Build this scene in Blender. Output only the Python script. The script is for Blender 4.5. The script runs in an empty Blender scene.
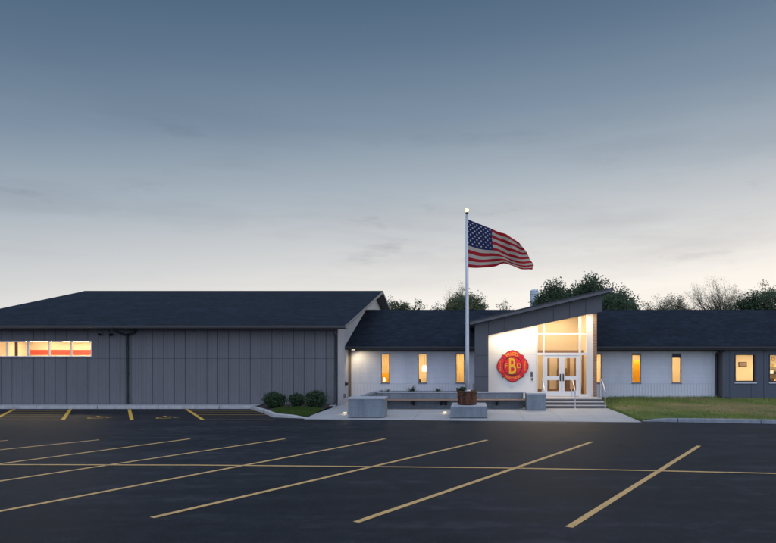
import bpy, math, random
from mathutils import Vector, Matrix
random.seed(7)
S = bpy.context.scene
COL = S.collection
F, H, CU, CV = 640.0, 2.56, 470.0, 357.0           # focal length (photo px), eye height (m), perspective centre
def PX(u, Y): return (u - CU) * Y / F
def PZ(v, Y): return H - (v - CV) * Y / F
def GND(u, v, z=0.0):
    Y = (H - z) * F / (v - CV)
    return (PX(u, Y), Y)

# ------------------------------------------------------------------ mesh builder
WL = {}
class MB:
    def __init__(s): s.v, s.f, s.m, s.uv = [], [], [], None
    def quad(s, a, b, c, d, m=0):
        n = len(s.v); s.v += [tuple(a), tuple(b), tuple(c), tuple(d)]; s.f.append((n, n+1, n+2, n+3)); s.m.append(m)
    def tri(s, a, b, c, m=0):
        n = len(s.v); s.v += [tuple(a), tuple(b), tuple(c)]; s.f.append((n, n+1, n+2)); s.m.append(m)
    def poly(s, pts, m=0):
        n = len(s.v); s.v += [tuple(p) for p in pts]; s.f.append(tuple(range(n, n+len(pts)))); s.m.append(m)
    def box(s, x0, x1, y0, y1, z0, z1, m=0):
        s.hexa([(x0,y0,z0),(x1,y0,z0),(x1,y1,z0),(x0,y1,z0)], [(x0,y0,z1),(x1,y0,z1),(x1,y1,z1),(x0,y1,z1)], m)
    def hexa(s, lo, hi, m=0):
        n = len(s.v); k = len(lo)
        s.v += [tuple(p) for p in lo] + [tuple(p) for p in hi]
        s.f.append(tuple(n+i for i in reversed(range(k)))); s.f.append(tuple(n+k+i for i in range(k))); s.m += [m, m]
        for i in range(k):
            j = (i+1) % k; s.f.append((n+i, n+j, n+k+j, n+k+i)); s.m.append(m)
    def prism(s, pts, z0, z1, m=0):                 # pts counter-clockwise in plan
        s.hexa([(p[0], p[1], z0) for p in pts], [(p[0], p[1], z1) for p in pts], m)
    def xprism(s, prof, x0, x1, m=0):               # profile in (y, z), extruded along x
        s.hexa([(x0, p[0], p[1]) for p in prof], [(x1, p[0], p[1]) for p in prof], m)
    def yprism(s, prof, y0, y1, m=0):               # profile in (x, z), extruded along y
        s.hexa([(p[0], y0, p[1]) for p in reversed(prof)], [(p[0], y1, p[1]) for p in reversed(prof)], m)
    def tube(s, pts, rad, n=8, m=0, cap=True):
        pts = [Vector(p) for p in pts]
        if not isinstance(rad, (list, tuple)): rad = [rad]*len(pts)
        base = len(s.v); up = None
        for i, p in enumerate(pts):
            d = (pts[min(i+1, len(pts)-1)] - pts[max(i-1, 0)]).normalized()
            if up is None: up = d.orthogonal().normalized()
            a = up - d*up.dot(d)
            a = a.normalized() if a.length > 1e-4 else d.orthogonal().normalized()
            up = a; b = d.cross(a)
            for k in range(n):
                t = 2*math.pi*k/n; q = p + (a*math.cos(t) + b*math.sin(t))*rad[i]; s.v.append(tuple(q))
        for i in range(len(pts)-1):
            for k in range(n):
                s.f.append((base+i*n+k, base+i*n+(k+1)%n, base+(i+1)*n+(k+1)%n, base+(i+1)*n+k)); s.m.append(m)
        if cap:
            s.f.append(tuple(base+k for k in reversed(range(n)))); s.m.append(m)
            e = base+(len(pts)-1)*n; s.f.append(tuple(e+k for k in range(n))); s.m.append(m)
    def lathe(s, c, prof, n=24, m=0):               # prof: (r, z) from bottom to top
        base = len(s.v)
        for r, z in prof:
            for k in range(n):
                t = 2*math.pi*k/n; s.v.append((c[0]+r*math.cos(t), c[1]+r*math.sin(t), c[2]+z))
        for i in range(len(prof)-1):
            for k in range(n):
                s.f.append((base+i*n+k, base+i*n+(k+1)%n, base+(i+1)*n+(k+1)%n, base+(i+1)*n+k)); s.m.append(m)
        s.f.append(tuple(base+k for k in reversed(range(n)))); s.m.append(m)
        e = base+(len(prof)-1)*n; s.f.append(tuple(e+k for k in range(n))); s.m.append(m)
    def build(s, name, mats, parent=None, smooth=False, bevel=0, origin=None):
        if not isinstance(mats, (list, tuple)): mats = [mats]
        if parent is not None: off = WL[parent.name]
        elif origin is not None: off = Vector(origin)
        else:
            xs = [p[0] for p in s.v]; ys = [p[1] for p in s.v]; zs = [p[2] for p in s.v]
            off = Vector(((min(xs)+max(xs))/2, (min(ys)+max(ys))/2, min(zs)))
        me = bpy.data.meshes.new(name)
        me.from_pydata([(p[0]-off[0], p[1]-off[1], p[2]-off[2]) for p in s.v], [], s.f)
        for mm in mats: me.materials.append(mm)
        me.polygons.foreach_set('material_index', s.m)
        if smooth: me.polygons.foreach_set('use_smooth', [True]*len(s.f))
        if s.uv:
            l = me.uv_layers.new(name='uv')
            for poly in me.polygons:
                for li in poly.loop_indices: l.data[li].uv = s.uv[me.loops[li].vertex_index]
        me.update()
        o = bpy.data.objects.new(name, me); COL.objects.link(o)
        if parent is not None: o.parent = parent
        else: o.location = off
        WL[o.name] = Vector(off)
        if bevel:
            b = o.modifiers.new('bevel', 'BEVEL'); b.width = bevel; b.segments = 2; b.limit_method = 'ANGLE'
        return o
def boxes(name, mats, parent, bs, **kw):
    for b in bs: m_ = MB(); m_.box(*b); o = m_.build(name, mats, parent, **kw)
    return o
def tag(o, label=None, cat=None, group=None, kind=None):
    if label: o['label'] = label
    if cat: o['category'] = cat
    if group: o['group'] = group
    if kind: o['kind'] = kind
    return o
def empty(name, loc, label, cat, group=None):
    o = bpy.data.objects.new(name, None); COL.objects.link(o); o.location = loc; o.empty_display_size = .2
    WL[o.name] = Vector(loc); return tag(o, label, cat, group)
def copy_thing(o, loc, label, rz=0, sc=1):
    c = o.copy(); COL.objects.link(c); c.location = loc; c.rotation_euler = (0, 0, rz); c.scale = (sc, sc, sc); c['label'] = label
    for ch in o.children:
        d = ch.copy(); COL.objects.link(d); d.parent = c
        for g in ch.children:
            e = g.copy(); COL.objects.link(e); e.parent = d
    return c
def cut(rects, holes):                              # rectangles (x0,x1,z0,z1) minus holes
    for h in holes:
        out = []
        for r in rects:
            a0, a1, b0, b1 = max(r[0],h[0]), min(r[1],h[1]), max(r[2],h[2]), min(r[3],h[3])
            if a0 >= a1 or b0 >= b1: out.append(r); continue
            if r[0] < a0: out.append((r[0], a0, r[2], r[3]))
            if a1 < r[1]: out.append((a1, r[1], r[2], r[3]))
            if r[2] < b0: out.append((a0, a1, r[2], b0))
            if b1 < r[3]: out.append((a0, a1, b1, r[3]))
        rects = out
    return [r for r in rects if r[1]-r[0] > .004 and r[3]-r[2] > .004]

# ------------------------------------------------------------------ materials
def nodes(name):
    m = bpy.data.materials.new(name); m.use_nodes = True
    nt = m.node_tree; return m, nt, nt.nodes['Principled BSDF']
def N(nt, t, **kw):
    n = nt.nodes.new(t)
    for k, v in kw.items(): setattr(n, k, v)
    return n
def coords(nt, scale=(1,1,1)):
    tc = N(nt, 'ShaderNodeTexCoord'); mp = N(nt, 'ShaderNodeMapping'); mp.inputs['Scale'].default_value = scale
    nt.links.new(tc.outputs['Object'], mp.inputs['Vector']); return mp.outputs['Vector']
def noise(nt, vec, scale, detail=4, rough=.55):
    n = N(nt, 'ShaderNodeTexNoise'); n.inputs['Scale'].default_value = scale; n.inputs['Detail'].default_value = detail
    n.inputs['Roughness'].default_value = rough; nt.links.new(vec, n.inputs['Vector']); return n.outputs['Fac']
def ramp(nt, fac, stops):
    r = N(nt, 'ShaderNodeValToRGB'); e = r.color_ramp.elements
    while len(e) < len(stops): e.new(.5)
    for i, (p, c) in enumerate(stops): e[i].position = p; e[i].color = (*c, 1) if len(c) == 3 else c
    nt.links.new(fac, r.inputs['Fac']); return r.outputs['Color']
def mixc(nt, fac, a, b, blend='MIX'):
    n = N(nt, 'ShaderNodeMix', data_type='RGBA', blend_type=blend)
    for s, v in ((n.inputs[0], fac), (n.inputs[6], a), (n.inputs[7], b)):
        if hasattr(v, 'links'): nt.links.new(v, s)
        elif isinstance(v, tuple): s.default_value = (*v, 1)
        else: s.default_value = v
    return n.outputs[2]
def math_(nt, op, a, b=None):
    n = N(nt, 'ShaderNodeMath', operation=op)
    for i, v in enumerate((a, b)):
        if v is None: continue
        if hasattr(v, 'links'): nt.links.new(v, n.inputs[i])
        else: n.inputs[i].default_value = v
    return n.outputs[0]
def bump(nt, bs, h, strength=.3, dist=.01):
    b = N(nt, 'ShaderNodeBump'); b.inputs['Strength'].default_value = strength; b.inputs['Distance'].default_value = dist
    nt.links.new(h, b.inputs['Height']); nt.links.new(b.outputs['Normal'], bs.inputs['Normal'])
def mat(name, col, rough=.6, var=.12, scale=3.0, fine=60.0, bmp=.1, metal=0, stretch=(1,1,1), spec=.4, dist=.01):
    m, nt, bs = nodes(name); v = coords(nt, stretch)
    a = noise(nt, v, scale, 6); b = noise(nt, v, fine, 3)
    f = mixc(nt, .35, a, b)
    lo = tuple(c*(1-var) for c in col); hi = tuple(min(1, c*(1+var)) for c in col)
    c = ramp(nt, f, [(.3, lo), (.7, hi)])
    nt.links.new(c, bs.inputs['Base Color']); bs.inputs['Roughness'].default_value = rough
    bs.inputs['Metallic'].default_value = metal; bs.inputs['Specular IOR Level'].default_value = spec
    if bmp: bump(nt, bs, b, bmp, dist)
    return m
def emit(name, col, strength):
    m = bpy.data.materials.new(name); m.use_nodes = True; nt = m.node_tree
    nt.nodes.remove(nt.nodes['Principled BSDF']); e = N(nt, 'ShaderNodeEmission')
    e.inputs['Color'].default_value = (*col, 1); e.inputs['Strength'].default_value = strength
    nt.links.new(e.outputs[0], nt.nodes['Material Output'].inputs['Surface']); return m
def glass(name, tint=(1,1,1), refl=1.0):
    m = bpy.data.materials.new(name); m.use_nodes = True; nt = m.node_tree
    nt.nodes.remove(nt.nodes['Principled BSDF'])
    t = N(nt, 'ShaderNodeBsdfTransparent'); t.inputs['Color'].default_value = (*tint, 1)
    g = N(nt, 'ShaderNodeBsdfGlossy'); g.inputs['Roughness'].default_value = .02
    fr = N(nt, 'ShaderNodeFresnel'); fr.inputs['IOR'].default_value = 1.45
    mx = N(nt, 'ShaderNodeMixShader'); f = math_(nt, 'MULTIPLY', fr.outputs[0], refl)
    nt.links.new(f, mx.inputs[0]); nt.links.new(t.outputs[0], mx.inputs[1]); nt.links.new(g.outputs[0], mx.inputs[2])
    nt.links.new(mx.outputs[0], nt.nodes['Material Output'].inputs['Surface']); return m

M = {}
# asphalt: fine aggregate, broad sealed patches, roller streaks, hairline cracks
m, nt, bs = nodes('asphalt'); v = coords(nt); vs = coords(nt, (.12, 1, 1)); vd = coords(nt, (1, .35, 1))
big = noise(nt, v, .16, 5, .6); strk = noise(nt, vs, 1.6, 7, .66); mid = noise(nt, v, 2.2, 9, .74); fine = noise(nt, v, 95, 2, .7)
f = mixc(nt, .55, big, strk); f = mixc(nt, .38, f, mid)
c = ramp(nt, f, [(.42, (.0042, .0052, .0085)), (.47, (.0095, .0110, .0155)), (.52, (.0165, .0182, .0240)), (.575, (.034, .036, .044))])
g = ramp(nt, fine, [(.3, (.55, .55, .55)), (.7, (1.45, 1.45, 1.45))]); c = mixc(nt, .75, c, g, 'MULTIPLY')
vo = N(nt, 'ShaderNodeTexVoronoi', feature='DISTANCE_TO_EDGE'); vo.inputs['Scale'].default_value = .16
wv = N(nt, 'ShaderNodeVectorMath', operation='ADD'); nz = N(nt, 'ShaderNodeTexNoise'); nz.inputs['Scale'].default_value = .9; nz.inputs['Detail'].default_value = 6
nt.links.new(v, nz.inputs['Vector']); nt.links.new(v, wv.inputs[0]); nt.links.new(nz.outputs['Color'], wv.inputs[1]); nt.links.new(wv.outputs[0], vo.inputs['Vector'])
ck = ramp(nt, vo.outputs['Distance'], [(.0, (.45, .45, .45)), (.0022, (1, 1, 1))])
msk = ramp(nt, noise(nt, v, .07, 2), [(.5, (0, 0, 0)), (.6, (1, 1, 1))])
c = mixc(nt, msk, c, mixc(nt, 1.0, c, ck, 'MULTIPLY'))
oil = N(nt, 'ShaderNodeTexVoronoi'); oil.inputs['Scale'].default_value = .42; nt.links.new(wv.outputs[0], oil.inputs['Vector'])
c = mixc(nt, 1.0, c, ramp(nt, oil.outputs['Distance'], [(.05, (.5,)*3), (.16, (1,)*3)]), 'MULTIPLY')
spk = ramp(nt, noise(nt, v, 24, 4, .85), [(.56, (0, 0, 0)), (.72, (1, 1, 1))]); c = mixc(nt, math_(nt, 'MULTIPLY', spk, .7), c, (.085, .086, .092))
nt.links.new(c, bs.inputs['Base Color'])
nt.links.new(ramp(nt, f, [(.35, (.52,)*3), (.65, (.72,)*3)]), bs.inputs['Roughness']); bs.inputs['Specular IOR Level'].default_value = .15
bump(nt, bs, fine, .6, .006); M['asphalt'] = m

def paint(name, col, wear):
    m, nt, bs = nodes(name); v = coords(nt); a = noise(nt, v, 30, 5, .7); b = noise(nt, v, 3.2, 7, .75)
    f = mixc(nt, .55, a, b)
    c = ramp(nt, f, [(wear-.05, (.05, .048, .045)), (wear+.03, tuple(x*.8 for x in col)), (.75, col)])
    nt.links.new(c, bs.inputs['Base Color']); bs.inputs['Roughness'].default_value = .65; bump(nt, bs, a, .3, .004); return m
M['yellow_worn'] = paint('worn yellow paint', (.82, .50, .18), .42)
M['yellow'] = paint('yellow paint', (.78, .46, .045), .30)
M['yellow_faded'] = paint('faded yellow paint', (.62, .38, .075), .34)
M['concrete'] = mat('concrete', (.40, .40, .40), .8, .16, 1.3, 45, .25)
M['walk'] = mat('walkway concrete', (.43, .42, .41), .75, .12, .7, 50, .2)
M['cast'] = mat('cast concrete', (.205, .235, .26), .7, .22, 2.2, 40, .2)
def stained(name, col, joints=False):
    m, nt, bs = nodes(name); v = coords(nt); a = noise(nt, v, 1.6, 6, .65); d = noise(nt, coords(nt, (5, 5, .5)), 1.0, 5, .6); b = noise(nt, v, 45, 3)
    c = ramp(nt, mixc(nt, .5, a, d), [(.33, tuple(x*.68 for x in col)), (.52, col), (.68, tuple(x*1.22 for x in col))])
    c = mixc(nt, .6, c, ramp(nt, b, [(.3, (.75,)*3), (.7, (1.2,)*3)]), 'MULTIPLY')
    if joints:
        sx = N(nt, 'ShaderNodeSeparateXYZ'); nt.links.new(v, sx.inputs[0]); fr = math_(nt, 'FRACT', math_(nt, 'DIVIDE', sx.outputs[0], 3.0))
        c = mixc(nt, math_(nt, 'LESS_THAN', fr, .011), c, (.05, .05, .05))
    nt.links.new(c, bs.inputs['Base Color']); bs.inputs['Roughness'].default_value = .78; bump(nt, bs, b, .3, .008); return m
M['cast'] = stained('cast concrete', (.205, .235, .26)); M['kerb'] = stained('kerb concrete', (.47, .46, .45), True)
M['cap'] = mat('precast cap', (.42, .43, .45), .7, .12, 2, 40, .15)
m = mat('gravel strip', (.27, .26, .25), .9, .3, 14, 60, .6); M['gravel'] = m
M['mulch'] = mat('mulch', (.06, .045, .035), .95, .5, 12, 50, .9, dist=.03)
M['terrain'] = mat('terrain grass', (.06, .075, .03), .95, .3, .3, 8, .3)
# lawn: green with sun-dried tan patches
m, nt, bs = nodes('lawn soil and thatch'); v = coords(nt, (.35, 1, 1)); a = noise(nt, v, .55, 5, .6); b = noise(nt, v, 30, 3, .7)
c = ramp(nt, a, [(.42, (.10, .155, .03)), (.5, (.17, .165, .05)), (.6, (.30, .235, .10))])
c = mixc(nt, .7, c, ramp(nt, b, [(.3, (.5,)*3), (.7, (1.4,)*3)]), 'MULTIPLY')
nt.links.new(c, bs.inputs['Base Color']); bs.inputs['Roughness'].default_value = .95; bump(nt, bs, b, .8, .03); M['lawn'] = m
M['blade'] = mat('grass blades', (.14, .21, .036), .8, .45, .9, 30, 0)
M['blade_dry'] = mat('dry grass blades', (.34, .27, .12), .85, .35, 1.2, 30, 0)

def siding(name, col, period=.139, depth=.35, var=.08, rough=.55):
    m, nt, bs = nodes(name); v = coords(nt)
    w = N(nt, 'ShaderNodeTexWave', wave_type='BANDS', bands_direction='X', wave_profile='SIN'); w.inputs['Scale'].default_value = .3142/period/1.0
    nt.links.new(v, w.inputs['Vector']); 
    gr = ramp(nt, w.outputs['Fac'], [(.0, (.0,)*3), (.06, (1,)*3)])
    a = noise(nt, coords(nt, (1, 1, .25)), 1.2, 6, .6); b = noise(nt, coords(nt, (1, 1, .2)), 25, 3)
    c = ramp(nt, mixc(nt, .4, a, b), [(.3, tuple(x*(1-var) for x in col)), (.7, tuple(x*(1+var) for x in col))])
    c = mixc(nt, gr, tuple(x*.72 for x in col), c)
    nt.links.new(c, bs.inputs['Base Color']); bs.inputs['Roughness'].default_value = rough; bump(nt, bs, gr, depth, .008); return m
M['grey_siding'] = siding('grey painted siding', (.144, .142, .148), depth=.5, var=.16)
M['wing_siding'] = siding('slate grey siding', (.074, .090, .116))
M['gable_siding'] = mat('pale grey gable siding', (.55, .56, .58), .6, .08, 1.5, 30, .05)
M['portal'] = mat('charcoal cladding panel', (.10, .103, .11), .55, .1, 1.1, 40, .05)
M['groove'] = mat('dark joint backing', (.035, .035, .037), .9, .1)
M['white_wall'] = mat('white painted masonry', (.72, .735, .775), .7, .035, .8, 50, .12)
m, nt, bs = nodes('white painted masonry'); v = coords(nt)
sw = N(nt, 'ShaderNodeSeparateXYZ'); cw = N(nt, 'ShaderNodeCombineXYZ'); nt.links.new(v, sw.inputs[0]); nt.links.new(sw.outputs[0], cw.inputs[0]); nt.links.new(sw.outputs[2], cw.inputs[1])
br = N(nt, 'ShaderNodeTexBrick'); br.inputs['Scale'].default_value = 1; br.inputs['Brick Width'].default_value = .4; br.inputs['Row Height'].default_value = .1; br.inputs['Mortar Size'].default_value = .006
br.inputs['Color1'].default_value = (.725, .74, .785, 1); br.inputs['Color2'].default_value = (.69, .71, .76, 1); br.inputs['Mortar'].default_value = (.60, .615, .66, 1); nt.links.new(cw.outputs[0], br.inputs['Vector'])
a = noise(nt, coords(nt, (1.2, 1, .22)), 1.1, 6, .6); c = mixc(nt, 1.0, br.outputs['Color'], ramp(nt, a, [(.35, (.90, .90, .89)), (.6, (1.02,)*3)]), 'MULTIPLY')
nt.links.new(c, bs.inputs['Base Color']); bs.inputs['Roughness'].default_value = .7; bump(nt, bs, br.outputs['Fac'], -.4, .006); M['white_wall'] = m
M['white_rib'] = mat('white ribbed wainscot', (.70, .705, .73), .65, .04, 1, 50, .08)
M['panel'] = mat('cream entrance panel', (.78, .75, .70), .6, .02, .6, 40, .03)
M['white_metal'] = mat('white aluminium', (.76, .75, .73), .4, .03, 2, 40, .0)
M['dark_metal'] = mat('dark bronze metal', (.032, .033, .036), .45, .15, 2, 40, .0)
M['fascia'] = mat('grey fascia trim', (.12, .122, .128), .45, .12, 1, 40, .0)
M['gutter'] = mat('aluminium gutter', (.065, .064, .063), .4, .12, .6, 20, .0)
M['rake'] = mat('pale grey rake trim', (.26, .26, .26), .5, .06)
M['gutter_dark'] = mat('dark gutter', (.045, .047, .052), .45, .12, .6, 20, .0)
M['soffit'] = mat('soffit board', (.12, .12, .12), .7, .1)
M['frame_grey'] = mat('grey window frame', (.20, .205, .22), .5, .06)
M['sill'] = mat('pale metal sill', (.52, .53, .55), .5, .06)
M['galv'] = mat('galvanised steel', (.62, .62, .63), .35, .1, 3, 30, .0, metal=.6)
M['pole'] = mat('brushed aluminium', (.62, .64, .67), .35, .06, 3, 60, .0, metal=.35)
M['black'] = mat('black plastic', (.015, .015, .016), .4, .1)
M['wood'] = mat('oiled wood slat', (.34, .21, .14), .6, .2, 2, 30, .1, stretch=(.2, 4, 4))
m, nt, bs = nodes('rusted steel'); v = coords(nt); a = noise(nt, v, 5, 7, .65); b = noise(nt, coords(nt, (1, 1, .25)), 9, 5)
c = ramp(nt, mixc(nt, .5, a, b), [(.36, (.022, .010, .007)), (.5, (.085, .028, .013)), (.64, (.20, .075, .028))])
nt.links.new(c, bs.inputs['Base Color']); bs.inputs['Roughness'].default_value = .6; bs.inputs['Metallic'].default_value = .25; bump(nt, bs, a, .4, .01); M['rust'] = m
m, nt, bs = nodes('warm brick'); v = coords(nt)
sw = N(nt, 'ShaderNodeSeparateXYZ'); cw = N(nt, 'ShaderNodeCombineXYZ'); nt.links.new(v, sw.inputs[0])
nt.links.new(math_(nt, 'ADD', sw.outputs[0], sw.outputs[1]), cw.inputs[0]); nt.links.new(sw.outputs[2], cw.inputs[1])
br = N(nt, 'ShaderNodeTexBrick'); br.inputs['Scale'].default_value = 1; br.inputs['Brick Width'].default_value = .22; br.inputs['Row Height'].default_value = .075; br.inputs['Mortar Size'].default_value = .008
br.inputs['Color1'].default_value = (.33, .17, .09, 1); br.inputs['Color2'].default_value = (.25, .12, .06, 1); br.inputs['Mortar'].default_value = (.35, .32, .28, 1)
nt.links.new(cw.outputs[0], br.inputs['Vector']); nt.links.new(br.outputs['Color'], bs.inputs['Base Color']); bs.inputs['Roughness'].default_value = .85; M['brick'] = m
# shingles: staggered courses, tone per shingle
m, nt, bs = nodes('asphalt shingles'); v = coords(nt)
sw = N(nt, 'ShaderNodeSeparateXYZ'); cw = N(nt, 'ShaderNodeCombineXYZ'); nt.links.new(v, sw.inputs[0]); nt.links.new(sw.outputs[0], cw.inputs[0]); nt.links.new(sw.outputs[1], cw.inputs[1])
br = N(nt, 'ShaderNodeTexBrick', offset=.5); br.inputs['Scale'].default_value = 1; br.inputs['Brick Width'].default_value = .32; br.inputs['Row Height'].default_value = .22; br.inputs['Mortar Size'].default_value = .010
br.inputs['Color1'].default_value = (.0045, .0095, .018, 1); br.inputs['Color2'].default_value = (.012, .0195, .032, 1); br.inputs['Mortar'].default_value = (.004, .009, .018, 1)
nt.links.new(cw.outputs[0], br.inputs['Vector']); a = noise(nt, coords(nt, (.5, 1, 1)), 1.1, 7, .7); b = noise(nt, v, 9, 3, .7)
c = mixc(nt, .8, br.outputs['Color'], ramp(nt, mixc(nt, .4, a, b), [(.38, (.5,)*3), (.62, (1.7,)*3)]), 'MULTIPLY')
nt.links.new(c, bs.inputs['Base Color']); bs.inputs['Roughness'].default_value = .85; bs.inputs['Specular IOR Level'].default_value = .2; bump(nt, bs, br.outputs['Fac'], -.5, .01); M['shingle'] = m

M['glass'] = glass('clear window glass', refl=.55)
M['warm_wall'] = mat('warm interior paint', (.76, .64, .44), .8, .05, 1)
M['cream_wall'] = mat('cream interior paint', (.74, .62, .44), .8, .04, 1)
M['tan_curtain'] = mat('tan curtain', (.66, .50, .27), .9, .2, 3, 14, .2, stretch=(3, 1, .1))
M['orange'] = mat('orange blind', (.86, .40, .015), .8, .06, 2, 40, .05)
M['red_band'] = mat('red steel', (.58, .055, .02), .5, .1)
M['floor_int'] = mat('interior floor', (.35, .27, .2), .6, .1)
M['dark_int'] = mat('dark furniture', (.06, .045, .035), .6, .2)
M['wood_int'] = mat('varnished timber', (.26, .145, .065), .5, .2, 2, 30, .05, stretch=(.3, 3, 3))
M['lamp_warm'] = emit('warm ceiling lamp', (1, .79, .47), 24)
M['lamp_hall'] = emit('hall fluorescent lamp', (1, .80, .52), 50)
M['lamp_lobby'] = emit('lobby ceiling lamp', (1, .82, .55), 36)
M['lamp_strip'] = emit('entrance strip lamp', (1, .83, .60), 60)
M['lamp_spot'] = emit('downlight lens', (1, .84, .58), 4)
M['lamp_ground'] = emit('ground light lens', (1, .80, .52), 1.1)
M['lamp_pole'] = emit('pole top lamp', (1, .62, .22), 3.5)
M['lamp_table'] = emit('table lamp shade', (1, .78, .45), 2.5)
M['flag_red'] = None

def leafmat(name, col, var=.35, trans=.25):
    m, nt, bs = nodes(name); v = coords(nt); a = noise(nt, v, .8, 3); b = noise(nt, v, 7, 2)
    c = ramp(nt, mixc(nt, .5, a, b), [(.3, tuple(x*(1-var) for x in col)), (.7, tuple(x*(1+var) for x in col))])
    nt.links.new(c, bs.inputs['Base Color']); bs.inputs['Roughness'].default_value = .65; bs.inputs['Specular IOR Level'].default_value = .2
    t = N(nt, 'ShaderNodeBsdfTranslucent'); nt.links.new(c, t.inputs['Color']); mx = N(nt, 'ShaderNodeMixShader'); mx.inputs[0].default_value = trans
    nt.links.new(bs.outputs[0], mx.inputs[1]); nt.links.new(t.outputs[0], mx.inputs[2]); nt.links.new(mx.outputs[0], nt.nodes['Material Output'].inputs['Surface']); return m
M['leaf_dark'] = leafmat('dark foliage', (.070, .108, .054))
M['leaf_deep'] = leafmat('deep foliage', (.050, .080, .044))
M['leaf_olive'] = leafmat('olive foliage', (.125, .13, .065))
M['leaf_pale'] = leafmat('haze-pale foliage', (.22, .20, .14))  # haze and light through the crowns put into a paler leaf colour
M['leaf_bush'] = leafmat('shrub foliage', (.032, .06, .028))
M['yucca'] = leafmat('strap leaves', (.06, .085, .05), .3, .15)
M['bark'] = mat('bark', (.085, .07, .055), .9, .3, 6, 30, .5)

# ------------------------------------------------------------------ ground
ALL = []
mb = MB(); mb.quad((-900, -200, -.08), (900, -200, -.08), (900, 1500, -.08), (-900, 1500, -.08)); tag(mb.build('ground', M['terrain']), kind='structure')
mb = MB(); mb.quad((-60, -25, 0), (60, -25, 0), (60, 31.7, 0), (-60, 31.7, 0)); tag(mb.build('parking_lot', M['asphalt'], origin=(0, 0, 0)), kind='structure')
HX = -6.82                                          # right end of the hall wall
# walkway with saw-cut joints: separate slabs in one sheet
WKF = [GND(308, 418.6, .03), GND(640, 421.6, .03)]
def walk_front(x): 
    t = (x - WKF[0][0]) / (WKF[1][0] - WKF[0][0]); return WKF[0][1] + t*(WKF[1][1] - WKF[0][1])
mb = MB(); xs = [HX + i*(6.72 - HX)/9 for i in range(10)]
for i in range(9):
    a, b = xs[i] + .006, xs[i+1] - .006
    yy = [None, 27.6, 29.1, 30.6, 32.1, 33.6, 36.1]
    for j in range(6):
        y0a = walk_front(a) if j == 0 else yy[j] + .006; y0b = walk_front(b) if j == 0 else yy[j] + .006; y1 = yy[j+1] - .006 
        z0 = .012 if j == 0 else .05
        if y0a > y1: continue
        mb.hexa([(a, y0a, -.05), (b, y0b, -.05), (b, y1, -.05), (a, y1, -.05)], [(a, y0a, z0), (b, y0b, z0), (b, y1, .05), (a, y1, .05)])
tag(mb.build('walkway', M['walk']), kind='structure')
mb = MB(); mb.quad((HX, 26.9, .006), (6.72, 25.5, .006), (6.72, 36.1, .04), (HX, 36.1, .04)); tag(mb.build('walkway_base', M['gravel']), kind='structure')
# kerb on the left: along the hall, then round the planting bed down to the flush walkway
def sweep(path, w, z0, hs, z_base=-.05):
    mb = MB(); P = [Vector((p[0], p[1], 0)) for p in path]; L = []
    for i, p in enumerate(P):
        d = (P[min(i+1, len(P)-1)] - P[max(i-1, 0)]).normalized(); n = Vector((-d.y, d.x, 0)); L.append((p, n))
    for i in range(len(P)-1):
        (p, n), (q, k) = L[i], L[i+1]; h0, h1 = hs[i], hs[i+1]
        for s0, s1, c0, c1 in ((0, 1, .02, .0),):
            a, b, c, d = p, q, q + k*w, p + n*w; e = .025
            a2, b2 = p + n*e, q + k*e
            mb.quad((a.x, a.y, z_base), (b.x, b.y, z_base), (b.x, b.y, h1-.02), (a.x, a.y, h0-.02))
            mb.quad((a.x, a.y, h0-.02), (b.x, b.y, h1-.02), (b2.x, b2.y, h1), (a2.x, a2.y, h0))
            mb.quad((a2.x, a2.y, h0), (b2.x, b2.y, h1), (c.x, c.y, h1), (d.x, d.y, h0))
            mb.quad((d.x, d.y, h0), (c.x, c.y, h1), (c.x, c.y, z_base), (d.x, d.y, z_base))
    return mb
KY = 31.5
a = GND(250, 409); b = GND(262, 412.8); c = GND(273, 417.3); d = GND(290, 418); e = GND(306, 418.7)
path = [(-60, KY), (-48, KY), (-36, KY), (-30, KY), (-24, KY), (-18, KY), (-13, KY), a, b, c, d, e]
KERB_L = path
tag(sweep(path, .2, 0, [.15]*9 + [.15, .12, .02]).build('kerb', M['kerb']), kind='structure')
pr = [GND(642, 421.4), GND(655, 421.6), GND(668, 422), GND(700, 422.6), GND(776, 424)]
dx = pr[4][0]-pr[3][0]; dy = pr[4][1]-pr[3][1]
pr += [(pr[4][0]+dx*3, pr[4][1]+dy*3), (pr[4][0]+dx*8, pr[4][1]+dy*8)]
KERB_R = pr
tag(sweep(pr, .2, 0, [.02, .09, .14, .15, .15, .15, .15]).build('kerb', stained('shade-toned kerb concrete', (.27, .29, .31), True)), kind='structure')  # shade on this kerb's face is put into its darker colour
# strip between kerb and hall, planting bed
mb = MB(); mb.quad((-60, KY+.19, .135), (-10.6, KY+.19, .135), (-10.6, 33.0, .145), (-60, 33.0, .145)); tag(mb.build('concrete_strip', M['concrete']), kind='structure')
mb = MB(); NX, NY = 40, 40
def bed_front(x):
    p = KERB_L[7:]
    for i in range(len(p)-1):
        if p[i][0] <= x <= p[i+1][0]: return p[i][1] + (x-p[i][0])/(p[i+1][0]-p[i][0])*(p[i+1][1]-p[i][1]) + .16
    return p[-1][1] + .16
def bed_z(x, y): return .11 - .06*max(0, min(1, (x + 8.2)/1.4))*max(0, min(1, (30-y)/3)) + .02*math.sin(x*5)*math.sin(y*4.1)
x0b, x1b = -10.6, HX - .01
for i in range(NX):
    for j in range(NY):
        P = []
        for (ii, jj) in ((i, j), (i+1, j), (i+1, j+1), (i, j+1)):
            x = x0b + (x1b-x0b)*ii/NX; f0 = bed_front(x); y = f0 + (33.0-f0)*jj/NY; P.append((x, y, bed_z(x, y)))
        mb.quad(*P, m=0)
tag(mb.build('planting_bed', M['mulch'], smooth=True), kind='structure')
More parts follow.
